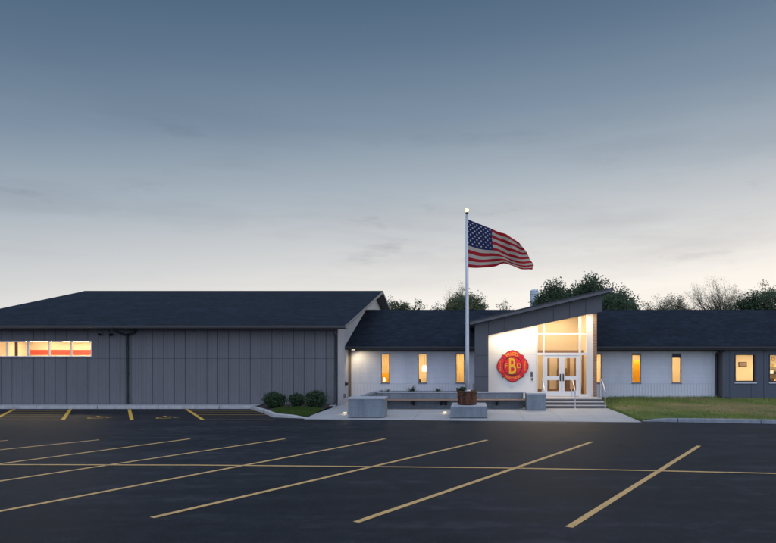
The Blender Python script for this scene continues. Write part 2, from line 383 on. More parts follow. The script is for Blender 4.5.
# lawn on the right, rising gently to the wall
def kerb_r(x):
    p = KERB_R
    for i in range(len(p)-1):
        if p[i][0] <= x <= p[i+1][0]: return p[i][1] + (x-p[i][0])/(p[i+1][0]-p[i][0])*(p[i+1][1]-p[i][1]) + .19
    return (p[0] if x < p[0][0] else p[-1])[1] + .19
def lawn_z(x, y):
    k = kerb_r(x); t = max(0, min(1, (y-k)/(35.6-k))); e = max(0, min(1, (x-6.7)/1.2))
    return (.03 + .11*e) + .15*t*t + .012*math.sin(x*1.7+y)*math.sin(y*2.3)*e
mb = MB(); NX, NY = 90, 50
for i in range(NX):
    for j in range(NY):
        P = []
        for (ii, jj) in ((i, j), (i+1, j), (i+1, j+1), (i, j+1)):
            x = 6.73 + (40-6.73)*(ii/NX)**1.5; k = kerb_r(x); y = k + (36.2-k)*jj/NY; P.append((x, y, lawn_z(x, y)))
        mb.quad(*P)
tag(mb.build('lawn', M['lawn'], smooth=True), kind='structure')
rnd = random.Random(3)
def blade(mb, x, y, z, h, m):
    a = rnd.uniform(0, 6.28); w = .006 + .004*rnd.random(); dx, dy = math.cos(a)*w, math.sin(a)*w; lx, ly = rnd.gauss(0, .35)*h, rnd.gauss(0, .35)*h
    mb.tri((x-dx, y-dy, z-.005), (x+dx, y+dy, z-.005), (x+lx, y+ly, z+h), m)
mb = MB()
for k in range(75000):
    x = 6.75 + 13.5*rnd.random()**.9; kf = kerb_r(x); t = rnd.random(); y = kf + (35.9-kf)*t
    if x > 13.9 and y > 35.1: continue
    dry = math.sin(x*.55+1.3)*.5 + math.sin(x*1.7 + y*.9)*.3 + math.sin(y*1.1)*.25 + (.55 - abs(t-.45)*2.3) + rnd.gauss(0, .35)
    blade(mb, x, y, lawn_z(x, y), rnd.uniform(.035, .08) + (.06 if t > .97 else 0), 1 if dry > .28 else 0)
for k in range(3000):                               # shaggy edge along the walkway and foot of the wall
    y = 25.3 + 10.5*rnd.random(); x = 6.74 + rnd.random()*.1; blade(mb, x, y, lawn_z(x, y), rnd.uniform(.05, .1), 0)
tag(mb.build('grass', [M['blade'], M['blade_dry']]), kind='stuff')
mb = MB(); cnt = 0
while cnt < 14000:
    u = rnd.uniform(272, 328); vv = rnd.uniform(408.2, 416.2); x, y = GND(u, vv, .08)
    ef = ((u-299)/26)**2 + ((vv-412)/4.0)**2
    if y < bed_front(x) + .12 or x > HX - .05 or ef > 1.05 + rnd.gauss(0, .08): continue
    blade(mb, x, y, bed_z(x, y), rnd.uniform(.04, .09), 0); cnt += 1
tag(mb.build('grass', [leafmat('lush grass', (.075, .13, .025), .35, .3)]), kind='stuff')

# ------------------------------------------------------------------ painted markings on the lot (4 mm sheets)
def stripe(pts, w, material, z=.004, name='painted_line'):
    mb = MB(); P = [Vector((p[0], p[1])) for p in pts]
    for i in range(len(P)-1):
        d = (P[i+1]-P[i]); n = Vector((-d.y, d.x)).normalized()*w/2; seg = max(1, int(d.length/.5))
        for k in range(seg):
            a = P[i] + d*k/seg; b = P[i] + d*(k+1)/seg
            mb.quad((a.x-n.x, a.y-n.y, z), (b.x-n.x, b.y-n.y, z), (b.x+n.x, b.y+n.y, z), (a.x+n.x, a.y+n.y, z))
    return tag(mb.build(name, material), kind='structure')
for a, b in (((569, 527.5), (699, 446)), ((356, 522.5), (592, 442)), ((152, 518), (487, 440.2)), ((-40, 519), (385, 439)), ((-150, 503.5), (285, 439)), ((-260, 498.2), (190, 439)), ((-330, 483.3), (99, 440)), ((-300, 465), (8, 440.5))):
    stripe([GND(*a), GND(*b)], .125, M['yellow_worn'])
stripe([GND(-300, 465.5), GND(0, 465), GND(200, 465.5), GND(350, 466.8), GND(500, 468.3), GND(640, 470.8), GND(776, 473.9), GND(1000, 479.5)], .115, M['yellow_worn'], .008)
for a, b in (((-14.5, 424), (14.2, 409.4)), ((62.8, 420), (70.4, 409.4)), ((131.8, 420), (129.3, 409.4)), ((203, 420), (186.6, 409.4))):
    stripe([GND(*a), GND(*b)], .14, M['yellow'])
for (ua, ub, vv) in ((9, 70, 411), (5, 69, 412.8), (0, 67, 414.8), (-4, 66, 417), (-9, 63, 420.1), (191, 262, 411.3), (193, 264, 413), (196, 268, 415), (199, 271, 417.2), (203, 274, 420.1)):
    stripe([GND(ua, vv), GND(ub, vv)], .1, M['yellow_faded'], .008)
# wheelchair symbols painted in the two accessible stalls
def isa(cx, cy, rz, sc):
    mb = MB(); z = .004; T = Matrix.Rotation(rz, 2)
    def w(p): q = T @ Vector(p)*sc; return (cx+q.x, cy+q.y, z)
    def seg(a, b, wd):
        d = (Vector(b)-Vector(a)); n = Vector((-d.y, d.x)).normalized()*wd/2; a, b = Vector(a), Vector(b)
        mb.quad(w(a-n), w(b-n), w(b+n), w(a+n))
    mb.poly([w((.02+.09*math.cos(t*math.pi/8), .58+.09*math.sin(t*math.pi/8))) for t in range(16)])
    seg((.02, .47), (.05, .10), .1); seg((.03, .28), (.28, .28), .07); seg((.04, .09), (.30, .07), .09); seg((.29, .10), (.42, -.30), .09); seg((.40, -.28), (.54, -.24), .07)
    arc = [(-.02+.30*math.cos(t), -.16+.30*math.sin(t)) for t in [math.radians(100 + 225*k/16) for k in range(17)]]
    for p, q in zip(arc, arc[1:]): seg(p, q, .08)
    tag(mb.build('wheelchair_symbol', M['yellow']), kind='structure')
for u, vv in ((97, 417.6), (165, 417.6)):
    x, y = GND(u, vv); isa(x, y, math.radians(28), 1.0)

# ------------------------------------------------------------------ grey hall on the left
hall = empty('garage_hall', (-17, 45.5, 0), 'long grey metal-sided hall with dark shingle roof and a lit strip of windows', 'building')
HY, EY, RY, BY = 32.8, 31.9, 45.5, 59.1
EZ, RZ = 4.155, 7.25
HXL = -26.8; HXR = HX
WX0, WX1, WZ0, WZ1 = -26.0, -19.42, 2.61, 3.35
wall = MB(); back = MB()
WT = 4.02
for r in cut([(HXL, HXR, .1, WT)], [(WX0, WX1, WZ0, WZ1)]): back.box(r[0], r[1], HY+.03, HY+.2, r[2], r[3])
nP = 36; pw = (HXR-HXL)/nP
for i in range(nP):
    for z0, z1 in ((.16, 2.468), (2.482, WT-.005)):
        x0 = HXL + i*pw + .011; x1 = HXL + (i+1)*pw - .011
        for r in cut([(x0, x1, z0, z1)], [(WX0-.05, WX1+.05, WZ0-.05, WZ1+.05)]): wall.box(r[0], r[1], HY, HY+.029, r[2], r[3])
wall.build('front_wall', M['grey_siding'], hall); back.build('wall_backing', M['groove'], hall)
mb = MB(); mb.box(HXL, HXR+.02, HY-.015, HY+.1, .08, .155); mb.build('base_trim', M['gutter'], hall)
def roof_z(y): return EZ + (RZ-EZ)*(1 - abs(y-RY)/(RY-EY))
mb = MB(); ys = HY + .03; st = .31
while ys < BY-.9-.001:                              # gable wall in vertical boards
    y1 = min(ys + st, BY-.9); a, b = ys+.006, y1-.006
    mb.hexa([(HXR-.03, a, .05), (HXR, a, .05), (HXR, b, .05), (HXR-.03, b, .05)], [(HXR-.03, a, roof_z(a)-.2), (HXR, a, roof_z(a)-.2), (HXR, b, roof_z(b)-.2), (HXR-.03, b, roof_z(b)-.2)]); ys = y1
mb.build('gable_wall', M['gable_siding'], hall)
def gable_prof(d): return [(HY+.22, .05), (BY-.9, .05), (BY-.9, roof_z(BY-.9)-.21), (RY, RZ-.21), (HY+.22, roof_z(HY+.22)-.21)]
mb = MB(); mb.xprism(gable_prof(0), HXR-.15, HXR-.031); mb.xprism(gable_prof(0), HXL, HXL+.15); mb.box(HXL+.16, HXR-.16, BY-1.05, BY-.9, .05, 4.1)
mb.build('outer_wall', M['grey_siding'], hall)
RL, RR = -27.4, -6.19
mb = MB(); th = .1
mb.xprism([(EY, EZ), (EY, EZ-th), (RY, RZ-th), (BY, EZ-th), (BY, EZ), (RY, RZ)], RL, RR)
n = 60
roof = mb.build('roof', M['shingle'], hall)
mb = MB(); mb.xprism([(RY-.16, RZ-.155*.228+.012), (RY, RZ+.014), (RY+.16, RZ-.155*.228+.012), (RY, RZ-.02)], RL, RR-.002); mb.build('ridge_cap', M['shingle'], roof)
for xa, xb in ((RR-.04, RR+.012), (RL-.012, RL+.04)):  # rake boards under each verge
    mb = MB(); mb.xprism([(EY-.01, EZ-.005), (EY-.01, EZ-.17), (RY, RZ-.17), (RY, RZ-.005)], xa, xb); mb.build('rake_board', M['rake'], hall)
    mb = MB(); mb.xprism([(RY, RZ-.005), (RY, RZ-.17), (BY, EZ-.17), (BY, EZ-.005)], xa, xb); mb.build('rake_board', M['rake'], hall)
mb = MB(); mb.box(RL+.05, RR-.05, EY+.02, HY-.002, WT-.03, WT-.005)
mb.xprism([(HY+.22, roof_z(HY+.22)-.23), (RY, RZ-.23), (RY, RZ-.205), (HY+.22, roof_z(HY+.22)-.205)], HXR+.005, RR-.045)
mb.xprism([(RY, RZ-.23), (BY-.1, EZ-.20), (BY-.1, EZ-.18), (RY, RZ-.205)], HXR+.005, RR-.045)
mb.build('soffit', M['soffit'], hall)
mb = MB(); mb.box(RL, RR-.045, EY, EY+.02, EZ-.21, EZ-.105); mb.build('fascia', M['dark_metal'], hall)
mb = MB(); mb.xprism([(EY-.11, EZ-.02), (EY-.10, EZ-.14), (EY-.06, EZ-.155), (EY-.003, EZ-.155), (EY-.003, EZ-.04), (EY-.02, EZ-.04), (EY-.02, EZ-.13), (EY-.085, EZ-.12), (EY-.095, EZ-.02)], RL, RR-.02)
mb.build('gutter', M['gutter'], hall)
# downspouts
dsx = PX(126.8, HY-.1)
mb = MB(); yo = HY - .075
mb.box(dsx-.34, dsx-.2, EY-.12, EY+.0, EZ-.25, EZ-.02)
mb.tube([(dsx-.27, EY-.06, EZ-.2), (dsx-.25, EY+.1, EZ-.3), (dsx-.1, yo-.1, EZ-.45), (dsx, yo, EZ-.52), (dsx, yo, 1.5), (dsx, yo, .30), (dsx+.03, yo-.06, .22), (dsx+.12, yo-.16, .19)], .062, 10)
mb.tube([(dsx+.0, yo-.03, EZ-.46), (dsx+.24, yo-.03, EZ-.40), (dsx+.40, yo-.03, EZ-.34), (dsx+.43, yo-.02, EZ-.22), (dsx+.43, yo+.05, EZ-.18)], .06, 10)
ds = mb.build('downspout', M['dark_metal'], hall, smooth=True)
boxes('bracket', M['dark_metal'], ds, [(dsx-.085, dsx+.085, yo-.05, HY-.001, z, z+.03) for z in (3.0, 1.7, .6)])
mb = MB(); x = HXR - .06
mb.tube([(x+.02, EY-.03, EZ-.15), (x+.02, EY+.05, EZ-.28), (x, yo-.05, EZ-.5), (x, yo, EZ-.58), (x, yo, 1.5), (x, yo, .34), (x-.02, yo-.08, .22), (x-.03, yo-.42, .12)], .05, 10)
mb.build('downspout', M['dark_metal'], hall, smooth=True)
mb = MB(); mb.box(x-.16, x+.1, yo-.75, yo-.25, .06, .13); mb.build('splash_block', M['cap'], hall, bevel=.01)
# strip window
win = MB(); fw = .05
win.box(WX0, WX1, HY-.02, HY+.12, WZ0-.05, WZ0); win.box(WX0, WX1, HY-.02, HY+.12, WZ1, WZ1+.035)
win.box(WX1, WX1+.05, HY-.02, HY+.12, WZ0-.05, WZ1+.035); win.box(WX0-.05, WX0, HY-.02, HY+.12, WZ0-.05, WZ1+.035)
for u, w in ((71, .04), (49, .04), (28, .09), (7, .05), (-14, .04), (-24, .04)):
    xx = PX(u, HY); win.box(xx-w/2, xx+w/2, HY-.01, HY+.1, WZ0+.001, WZ1-.001)
w = win.build('window', M['white_metal'], hall)
mb = MB(); mb.quad((WX0, HY+.06, WZ0), (WX1, HY+.06, WZ0), (WX1, HY+.06, WZ1), (WX0, HY+.06, WZ1)); mb.build('pane', M['glass'], w)
# bay behind the windows
IX0, IX1, IYB = -26.6, -15.5, 38.6
mb = MB(); mb.box(IX0, IX1, IYB, IYB+.1, .1, 3.5); mb.box(IX1, IX1+.1, HY+.25, IYB, .1, 3.5); mb.box(IX0-.1, IX0, HY+.25, IYB, .1, 3.5)
mb.box(IX0, IX1, HY+.25, IYB, 3.5, 3.58); mb.build('interior_wall', M['cream_wall'], hall)
mb = MB(); mb.box(IX0, IX1, HY+.25, IYB, .1, .15); mb.build('interior_floor', M['floor_int'], hall)
mb = MB(); mb.box(IX0, IX1, IYB-.06, IYB-.002, 2.70, 2.985); mb.build('painted_band', M['red_band'], hall)
for k in range(5): boxes('ceiling_lamp', M['lamp_hall'], hall, [(IX0+.6+2.2*k, IX0+2.1+2.2*k, y, y+.2, 3.455, 3.495) for y in (34.2, 37.3)])
xx = PX(17, 37); mb = MB(); mb.box(xx-.06, xx+.06, 36.9, 37.0, .15, 3.49); mb.build('column', M['dark_int'], hall)

def small_box(name, x, y, z, w, d, h, mt, label, cat, snout=None):
    mb = MB(); mb.box(x-w/2, x+w/2, y-d, y, z-h/2, z+h/2)
    o = empty(name, (x, y, z-h/2), label, cat); mb.build('housing', mt, o, bevel=.008)
    if snout: mb = MB(); mb.tube([(x, y-d+.01, z-h*.1), (x, y-d-.1, z-h*.45)], [.05, .075], 12); mb.build('lamp_head', M['black'], o)
    return o
small_box('floodlight', PX(101.3, HY), HY-.002, PZ(333.4, HY), .16, .08, .16, M['cap'], 'small pale-bodied floodlight on the grey hall wall just right of the lit strip windows', 'wall lamp', 1)
small_box('wall_camera', PX(112, HY), HY-.002, PZ(334.4, HY), .12, .07, .1, M['black'], 'tiny all-black camera under the hall eave, nearer the forked downspout', 'camera', 1)
small_box('hose_connection', HXR, 0, 0, .1, .1, .1, M['black'], 'round black connection on the pale gable wall beside the white wall', 'pipe fitting') if 0 else None
yg = HX*F/(345.3-CU)
t = empty('hose_connection', (HX, yg, PZ(384, yg)-.1), 'black round hose connection on the pale gable wall of the hall, above the outlet box', 'pipe fitting')
mb = MB(); mb.tube([(HX, yg, PZ(384, yg)), (HX+.14, yg, PZ(384, yg)-.02)], [.07, .10], 14); mb.build('coupling', M['black'], t)
mb = MB(); mb.tube([(HX, yg, PZ(384, yg)), (HX+.02, yg, PZ(384, yg))], .15, 16); mb.build('wall_plate', M['dark_metal'], t)
yg = HX*F/(344-CU)
t = empty('outlet_box', (HX, yg, PZ(396, yg)-.12), 'small grey outlet box low on the pale gable wall', 'electrical box')
mb = MB(); mb.box(HX+.002, HX+.08, yg-.09, yg+.09, PZ(396, yg)-.12, PZ(396, yg)+.12); mb.build('housing', M['frame_grey'], t, bevel=.01)
mb = MB(); mb.box(HX+.081, HX+.09, yg-.06, yg+.06, PZ(396, yg)-.06, PZ(396, yg)+.07); mb.build('cover', M['dark_metal'], t)

# ------------------------------------------------------------------ white office building, grey wing at its right
office = empty('office_building', (8, 41.9, 0), 'low white-walled building with dark shingle roof and a slate grey wing at one end', 'building')
OY, OE, OR, OB = 36.0, 34.9, 41.9, 48.9
OEZ, ORZ = 3.16, 5.64
OX0, OX1, WGX, GY = HX + .002, 26.0, 13.95, 35.25
TALL = [(381, 389.6), (418.2, 427), (455.9, 464.4), (594.1, 601.7), (631.8, 641.1), (671.9, 681.4)]
TW = [(PX(a, OY), PX(b, OY)) for a, b in TALL]; TZ0, TZ1 = 1.08, 2.76
holes = [(a, b, TZ0, TZ1) for a, b in TW]
LX0, LX1 = PX(475, 32.2)+.06, PX(596.2, 33.2)-.005
for A_, B_ in ((OX0, LX0), (LX1, WGX)):
    mb = MB()
    for r in cut([(A_, B_, 1.06, 2.99)], holes): mb.box(r[0], r[1], OY, OY+.25, r[2], r[3])
    mb.build('front_wall', M['white_wall'], office)
mb = MB(); x = OX0; wn = None
while x < WGX - .01:
    b = min(x + .17, WGX)
    if not (x < LX1 and b > LX0): mb.box(x+.007, b-.007, OY-.012, OY+.02, .08, 1.055)
    elif wn is None: wn = mb.build('wainscot', M['white_rib'], office); mb.__init__()
    x = b
wn2 = mb.build('wainscot', M['white_rib'], office)
boxes('wainscot_backing', M['cap'], wn, [(OX0, LX0, OY+.022, OY+.25, .0, 1.055)]); boxes('wainscot_backing', M['cap'], wn2, [(LX1, WGX, OY+.022, OY+.25, .0, 1.055)])
boxes('frieze_board', M['soffit'], office, [(OX0, LX0, OY-.03, OY+.02, 2.86, 2.985), (LX1, WGX, OY-.03, OY+.02, 2.86, 2.985)])
for i, (a, b) in enumerate(TW):
    f = .035; mb = MB(); y0, y1 = OY+.02, OY+.14
    mb.box(a, a+f, y0, y1, TZ0, TZ1); mb.box(b-f, b, y0, y1, TZ0, TZ1); mb.box(a+f, b-f, y0, y1, TZ0, TZ0+.05); mb.box(a+f, b-f, y0, y1, TZ1-.05, TZ1)
    w = mb.build('window', M['frame_grey'], office)
    top = TZ1 - (.05 if i < 3 else (.07, .10, .25)[i-3])
    if i >= 3: mb = MB(); mb.box(a+f, b-f, y0+.005, y1-.01, top, TZ1-.051); mb.build('head_panel', M['dark_metal'], w)
    mb = MB(); mb.quad((a+f, OY+.08, TZ0+.05), (b-f, OY+.08, TZ0+.05), (b-f, OY+.08, top), (a+f, OY+.08, top)); mb.build('pane', M['glass'], w)
    mb = MB(); mb.box(a-.03, b+.03, OY-.04, OY+.019, TZ0-.04, TZ0-.002); mb.build('sill', M['frame_grey'], w)
# rooms behind the tall windows
def room(xa, xb, ya, yb, z0, z1, wm, lamp, lamp_w=.9, lamp_y=None, parent=office):
    mb = MB(); mb.box(xa, xb, yb, yb+.08, z0, z1); mb.box(xa-.08, xa, ya, yb+.08, z0, z1); mb.box(xb, xb+.08, ya, yb+.08, z0, z1); mb.box(xa-.08, xb+.08, ya, yb+.08, z1, z1+.06)
    r = mb.build('interior_wall', wm, parent)
    mb = MB(); mb.box(xa, xb, ya, yb, z0-.05, z0); mb.build('interior_floor', M['floor_int'], r)
    cx = (xa+xb)/2; ly = lamp_y or ya + .9
    mb = MB(); mb.box(cx-lamp_w/2, cx+lamp_w/2, ly-.3, ly+.3, z1-.04, z1-.004); mb.build('ceiling_lamp', lamp, r)
    return r
RB = 38.6
rooms = []
for i, (a, b) in enumerate(TW):
    c = (a+b)/2 + (-.12, -.06, .0, .3, .3, .35)[i]
    if i == 3: xa, xb = 6.75, 8.1
    else: xa, xb = c-.95, c+.95
    if i == 2: xa, xb = -1.5, .2
    rooms.append(room(xa, xb, OY+.26, RB, .3, 2.85, [M['warm_wall'], M['cream_wall'], M['warm_wall'], M['cream_wall'], M['warm_wall'], M['cream_wall']][i], M['lamp_warm']))
def in_px(u, Y): return PX(u, Y)
Yc = OY + .42
mb = MB(); n = 14                                   # pleated curtains
def curtain(a, b, z0, z1, Y, mt, par):
    mb = MB(); n = 24
    for k in range(n):
        xa, xb = a+(b-a)*k/n, a+(b-a)*(k+1)/n; ya, yb = Y+.03*math.sin(k*1.9), Y+.03*math.sin((k+1)*1.9)
        mb.quad((xa, ya, z0), (xb, yb, z0), (xb, yb, z1), (xa, ya, z1))
    return mb.build('curtain', mt, par, smooth=True)
a, b = TW[0]; curtain(a-.1, b+.1, TZ0+.42, 2.8, RB-.25, M['tan_curtain'], rooms[0])
mb = MB(); mb.box(PX(381.5, 37.4), PX(388.6, 37.4), 37.4, 37.5, .9, PZ(373, 37.4)); mb.build('orange_screen', M['orange'], rooms[0])
a, b = TW[2]; curtain(a-.1, b+.12, .5, 2.75, RB-.3, M['tan_curtain'], rooms[2])
a, b = TW[4]; mb = MB(); mb.box(PX(633, 37.2), PX(640.5, 37.2), 37.2, 37.25, .5, PZ(360.3, 37.2)); mb.build('orange_blind', M['orange'], rooms[4])
a, b = TW[5]; curtain(a-.08, b+.1, .6, 2.6, RB-.3, mat('cream curtain', (.74, .58, .32), .9, .15, 3, 14, .2, stretch=(3, 1, .1)), rooms[5])
def table_lamp(u, v, Y, label, r=.1):
    x, z = PX(u, Y), PZ(v, Y); o = empty('table_lamp', (x, Y, z-.35), label, 'lamp')
    mb = MB(); mb.lathe((x, Y, z), [(r, -.11), (r*.7, .11)], 16); mb.build('lamp_shade', M['lamp_table'], o)
    mb = MB(); mb.lathe((x, Y, z-.35), [(.08, 0), (.08, .02), (.02, .04), (.02, .235)], 12); mb.build('base', M['dark_int'], o)
table_lamp(384.3, 379.5, 37.0, 'small glowing lamp before the orange screen behind the leftmost tall window', .06)
# pictures, chair and pendant seen through the second window
t = empty('pendant_lamp', (PX(424.5, 37.4), 37.4, 2.0), 'bright white pendant lamp behind the second tall window from the left', 'lamp')
mb = MB(); mb.lathe((PX(424.5, 37.4), 37.4, PZ(371.5, 37.4)), [(.12, 0), (.15, .15), (.13, .3), (.05, .36)], 16); mb.build('lamp_shade', M['lamp_table'], t)
mb = MB(); mb.tube([(PX(424.5, 37.4), 37.4, PZ(371.5, 37.4)+.35), (PX(424.5, 37.4), 37.4, 2.84)], .008, 6); mb.build('cord', M['black'], t)
def chair(x, y, z, label, group=None, rz=0):
    o = empty('office_chair', (0, 0, 0), label, 'chair', group)
    mb = MB(); mb.box(-.23, .23, -.23, .23, .44, .50); mb.build('seat', M['dark_int'], o, bevel=.03)
    mb = MB(); mb.hexa([(-.2, .2, .58), (.2, .2, .58), (.2, .25, .58), (-.2, .25, .58)], [(-.17, .26, 1.0), (.17, .26, 1.0), (.17, .31, 1.0), (-.17, .31, 1.0)]); mb.build('backrest', M['dark_int'], o, bevel=.03)
    mb = MB(); mb.tube([(0, 0, .06), (0, 0, .45)], .03, 8); mb.tube([(0, .2, .47), (0, .26, .62)], .02, 8); mb.build('stem', M['black'], o)
    mb = MB()
    for k in range(5): mb.tube([(0, 0, .09), (.27*math.cos(k*1.2566), .27*math.sin(k*1.2566), .05)], .02, 6)
    mb.build('foot', M['black'], o); o.location = (x, y, z); o.rotation_euler.z = rz; WL[o.name] = Vector((x, y, z)); return o
ch = chair(PX(421, 37.0), 37.0, .3, 'dark office chair behind the second tall window from the left', None, 2.6)
# eave, roof
mb = MB(); th = .09
full = [(OE, OEZ), (OE, OEZ-th), (OR, ORZ-th), (OB, OEZ-th), (OB, OEZ), (OR, ORZ)]; yc = 37.85; zc_ = OEZ+(ORZ-OEZ)*(yc-OE)/(OR-OE)
mb.xprism(full, OX0, LX0); mb.xprism([(yc, zc_), (yc, zc_-th), (OR, ORZ-th), (OB, OEZ-th), (OB, OEZ), (OR, ORZ)], LX0, LX1); mb.xprism(full, LX1, OX1+.5)
orf = mb.build('roof', M['shingle'], office)
mb = MB(); sl = (ORZ-OEZ)/(OR-OE); mb.xprism([(OR-.16, ORZ-.16*sl+.012), (OR, ORZ+.014), (OR+.16, ORZ-.16*sl+.012), (OR, ORZ-.02)], OX0, OX1+.49); mb.build('ridge_cap', M['shingle'], orf)
boxes('soffit', M['soffit'], office, [(OX0, LX0, OE+.02, OY-.031, 2.965, 2.99), (LX1, OX1+.45, OE+.02, OY-.031, 2.965, 2.99)])
boxes('fascia', M['dark_metal'], office, [(OX0, LX0, OE-.002, OE+.02, 2.955, OEZ-.085), (LX1, OX1+.5, OE-.002, OE+.02, 2.955, OEZ-.085)])
mb = MB(); gp = ([(OE-.11, OEZ-.02), (OE-.10, OEZ-.13), (OE-.06, OEZ-.145), (OE-.004, OEZ-.145), (OE-.004, OEZ-.04), (OE-.02, OEZ-.04), (OE-.02, OEZ-.12), (OE-.085, OEZ-.11), (OE-.095, OEZ-.02)]); mb.xprism(gp, OX0+.02, LX0-.06); mb.build('gutter', M['gutter_dark'], office)
mb = MB(); mb.xprism(gp, LX1+.01, OX1+.5); mb.build('gutter', M['gutter_dark'], office)
mb = MB(); prof = [(OY+.26, 0), (OB-.8, 0), (OB-.8, OEZ+.1), (OR, ORZ-.12), (OY+.26, OEZ+.3)]; mb.xprism(prof, OX1-.2, OX1); mb.box(OX0+.1, OX1-.2, OB-1, OB-.8, 0, 3.0); mb.build('outer_wall', M['wing_siding'], office)
# grey wing
WIN = [(PX(735.7, GY), PX(754.2, GY)), (PX(770, GY), PX(788.5, GY)), (PX(812, GY), PX(830.5, GY))]
GZ0, GZ1 = 1.24, 2.66
holes = [(a, b, GZ0, GZ1) for a, b in WIN]
mb = MB(); bk = MB()
for r in cut([(WGX, OX1, 0, 2.96)], holes): bk.box(r[0], r[1], GY+.03, GY+.2, r[2], r[3])
edges = [WGX] + [PX(u, GY) for u in (729.7, 751, 763.6, 784, 797)]
while edges[-1] < OX1-.6: edges.append(edges[-1]+.62)
edges.append(OX1)
for p, q in zip(edges, edges[1:]):
    for r in cut([(p+.008, q-.008, .12, 2.955)], [(h[0]-.06, h[1]+.06, h[2]-.07, h[3]+.06) for h in holes]): mb.box(r[0], r[1], GY, GY+.029, r[2], r[3])
wg = mb.build('wing_wall', M['wing_siding'], office); bk.build('wall_backing', M['groove'], wg)
mb = MB(); mb.box(WGX-.03, WGX-.002, GY+.03, OY-.013, .0, 2.955); mb.box(WGX-.035, WGX+.05, GY-.012, GY+.028, .05, 2.955); mb.build('corner_trim', M['portal'], wg)
for a, b in WIN:
    f = .06; mb = MB(); y0, y1 = GY-.015, GY+.13
    mb.box(a-f, a, y0, y1, GZ0-f, GZ1+f); mb.box(b, b+f, y0, y1, GZ0-f, GZ1+f); mb.box(a, b, y0, y1, GZ0-f, GZ0); mb.box(a, b, y0, y1, GZ1, GZ1+f)
    w = mb.build('window', M['dark_metal'], office)
    mb = MB(); mb.quad((a, GY+.08, GZ0), (b, GY+.08, GZ0), (b, GY+.08, GZ1), (a, GY+.08, GZ1)); mb.build('pane', M['glass'], w)
    mb = MB(); mb.box(a-.08, b+.12, GY-.07, GY-.0155, GZ0-.145, GZ0-.062); mb.build('sill', M['sill'], w)
room(14.2, 19.4, GY+.22, 38.2, .3, 2.9, M['warm_wall'], M['lamp_warm'], 2.6)
Yp = 38.16
t = empty('wall_picture', (PX(744.0, Yp), Yp, PZ(366, Yp)), 'small framed picture on the warm wall behind the wing window', 'picture')
x0, x1, z0, z1 = PX(738.6, Yp), PX(746.9, Yp), PZ(366.8, Yp), PZ(362, Yp)
mb = MB(); mb.box(x0, x1, Yp, Yp+.03, z0, z1); mb.build('frame', M['dark_int'], t)
mb = MB(); mb.box(x0+.04, x1-.04, Yp-.006, Yp-.001, z0+.04, z1-.04); mb.build('print', mat('muted print', (.30, .20, .17), .6, .6, 6, 20, 0), t)
chair(PX(752.0, 37.2), 37.2, .42, 'dark office chair at the right edge of the first wing window', None, -2.2)
t = empty('bookshelf', (17.6, 37.6, .3), 'open dark bookshelf with boxes behind the wing window at the photo edge', 'shelf')
sx0, sx1 = PX(769, 37.6), PX(786, 37.6); zz = [PZ(v, 37.6) for v in (382.5, 374, 367)]
boxes('shelf', M['dark_int'], t, [(sx0, sx1, 37.5, 37.85, z-.03, z) for z in zz])
boxes('side_panel', M['dark_int'], t, [(sx0-.04, sx0-.002, 37.5, 37.85, .3, zz[2]+.05), (sx1+.002, sx1+.04, 37.5, 37.85, .3, zz[2]+.05)])
for k, (xx, zi, ww, hh, mt, lb) in enumerate(((sx0+.12, 1, .24, .22, M['white_metal'], 'white box on the middle shelf of the bookshelf'), (sx0+.42, 1, .2, .14, M['dark_int'], 'dark box on the middle shelf of the bookshelf'), (sx0+.35, 2, .2, .18, M['tan_curtain'], 'tan box on the top shelf of the bookshelf'), (sx0+.12, 0, .2, .25, M['dark_int'], 'dark box on the lowest shelf of the bookshelf'), (sx0+.4, 0, .24, .2, M['tan_curtain'], 'tan box on the lowest shelf of the bookshelf'))):
    mb = MB(); mb.box(xx-ww/2, xx+ww/2, 37.55, 37.8, zz[zi], zz[zi]+hh*.86); tb = empty('storage_box', (xx, 37.67, zz[zi]), lb, 'box'); mb.build('carton', mt, tb)
    mb = MB(); mb.box(xx-ww/2-.008, xx+ww/2+.008, 37.542, 37.808, zz[zi]+hh*.86, zz[zi]+hh); mb.build('lid', mt, tb)
t = empty('wall_clock', (PX(772.7, Yp), Yp, PZ(360.2, Yp)), 'small brown wall clock above the bookshelf', 'clock')
mb = MB(); mb.tube([(PX(772.9, Yp), Yp+.03, PZ(359, Yp)), (PX(772.9, Yp), Yp-.01, PZ(359, Yp))], .11, 20); mb.build('rim', M['wood_int'], t)
mb = MB(); mb.tube([(PX(772.9, Yp), Yp-.011, PZ(359, Yp)), (PX(772.9, Yp), Yp-.016, PZ(359, Yp))], .08, 20); mb.build('dial', M['tan_curtain'], t)
# downspout between white wall and wing, and one in the left corner
mb = MB(); x = WGX - .12
mb.tube([(x+.1, OE-.05, OEZ-.1), (x+.1, OE+.05, OEZ-.25), (x, OY-.12, 2.75), (x, OY-.09, 2.6), (x, OY-.09, .6), (x, OY-.09, .42), (x+.06, OY-.2, .34), (x+.35, GY-.35, .28)], .062, 10); mb.build('downspout', M['dark_metal'], office, smooth=True)
mb = MB(); x = PX(350, OY-.1)
mb.box(x-.05, x+.05, OY-.11, OY-.0125, .06, 2.96); mb.build('corner_pipe', mat('bronze pipe', (.20, .14, .08), .5, .1), office)
mb = MB(); xs_ = -6.45
mb.lathe((xs_+.0, OY-.62, 2.95), [(.10, 0), (.10, .012)], 16); mb.build('downlight', M['lamp_spot'], office)

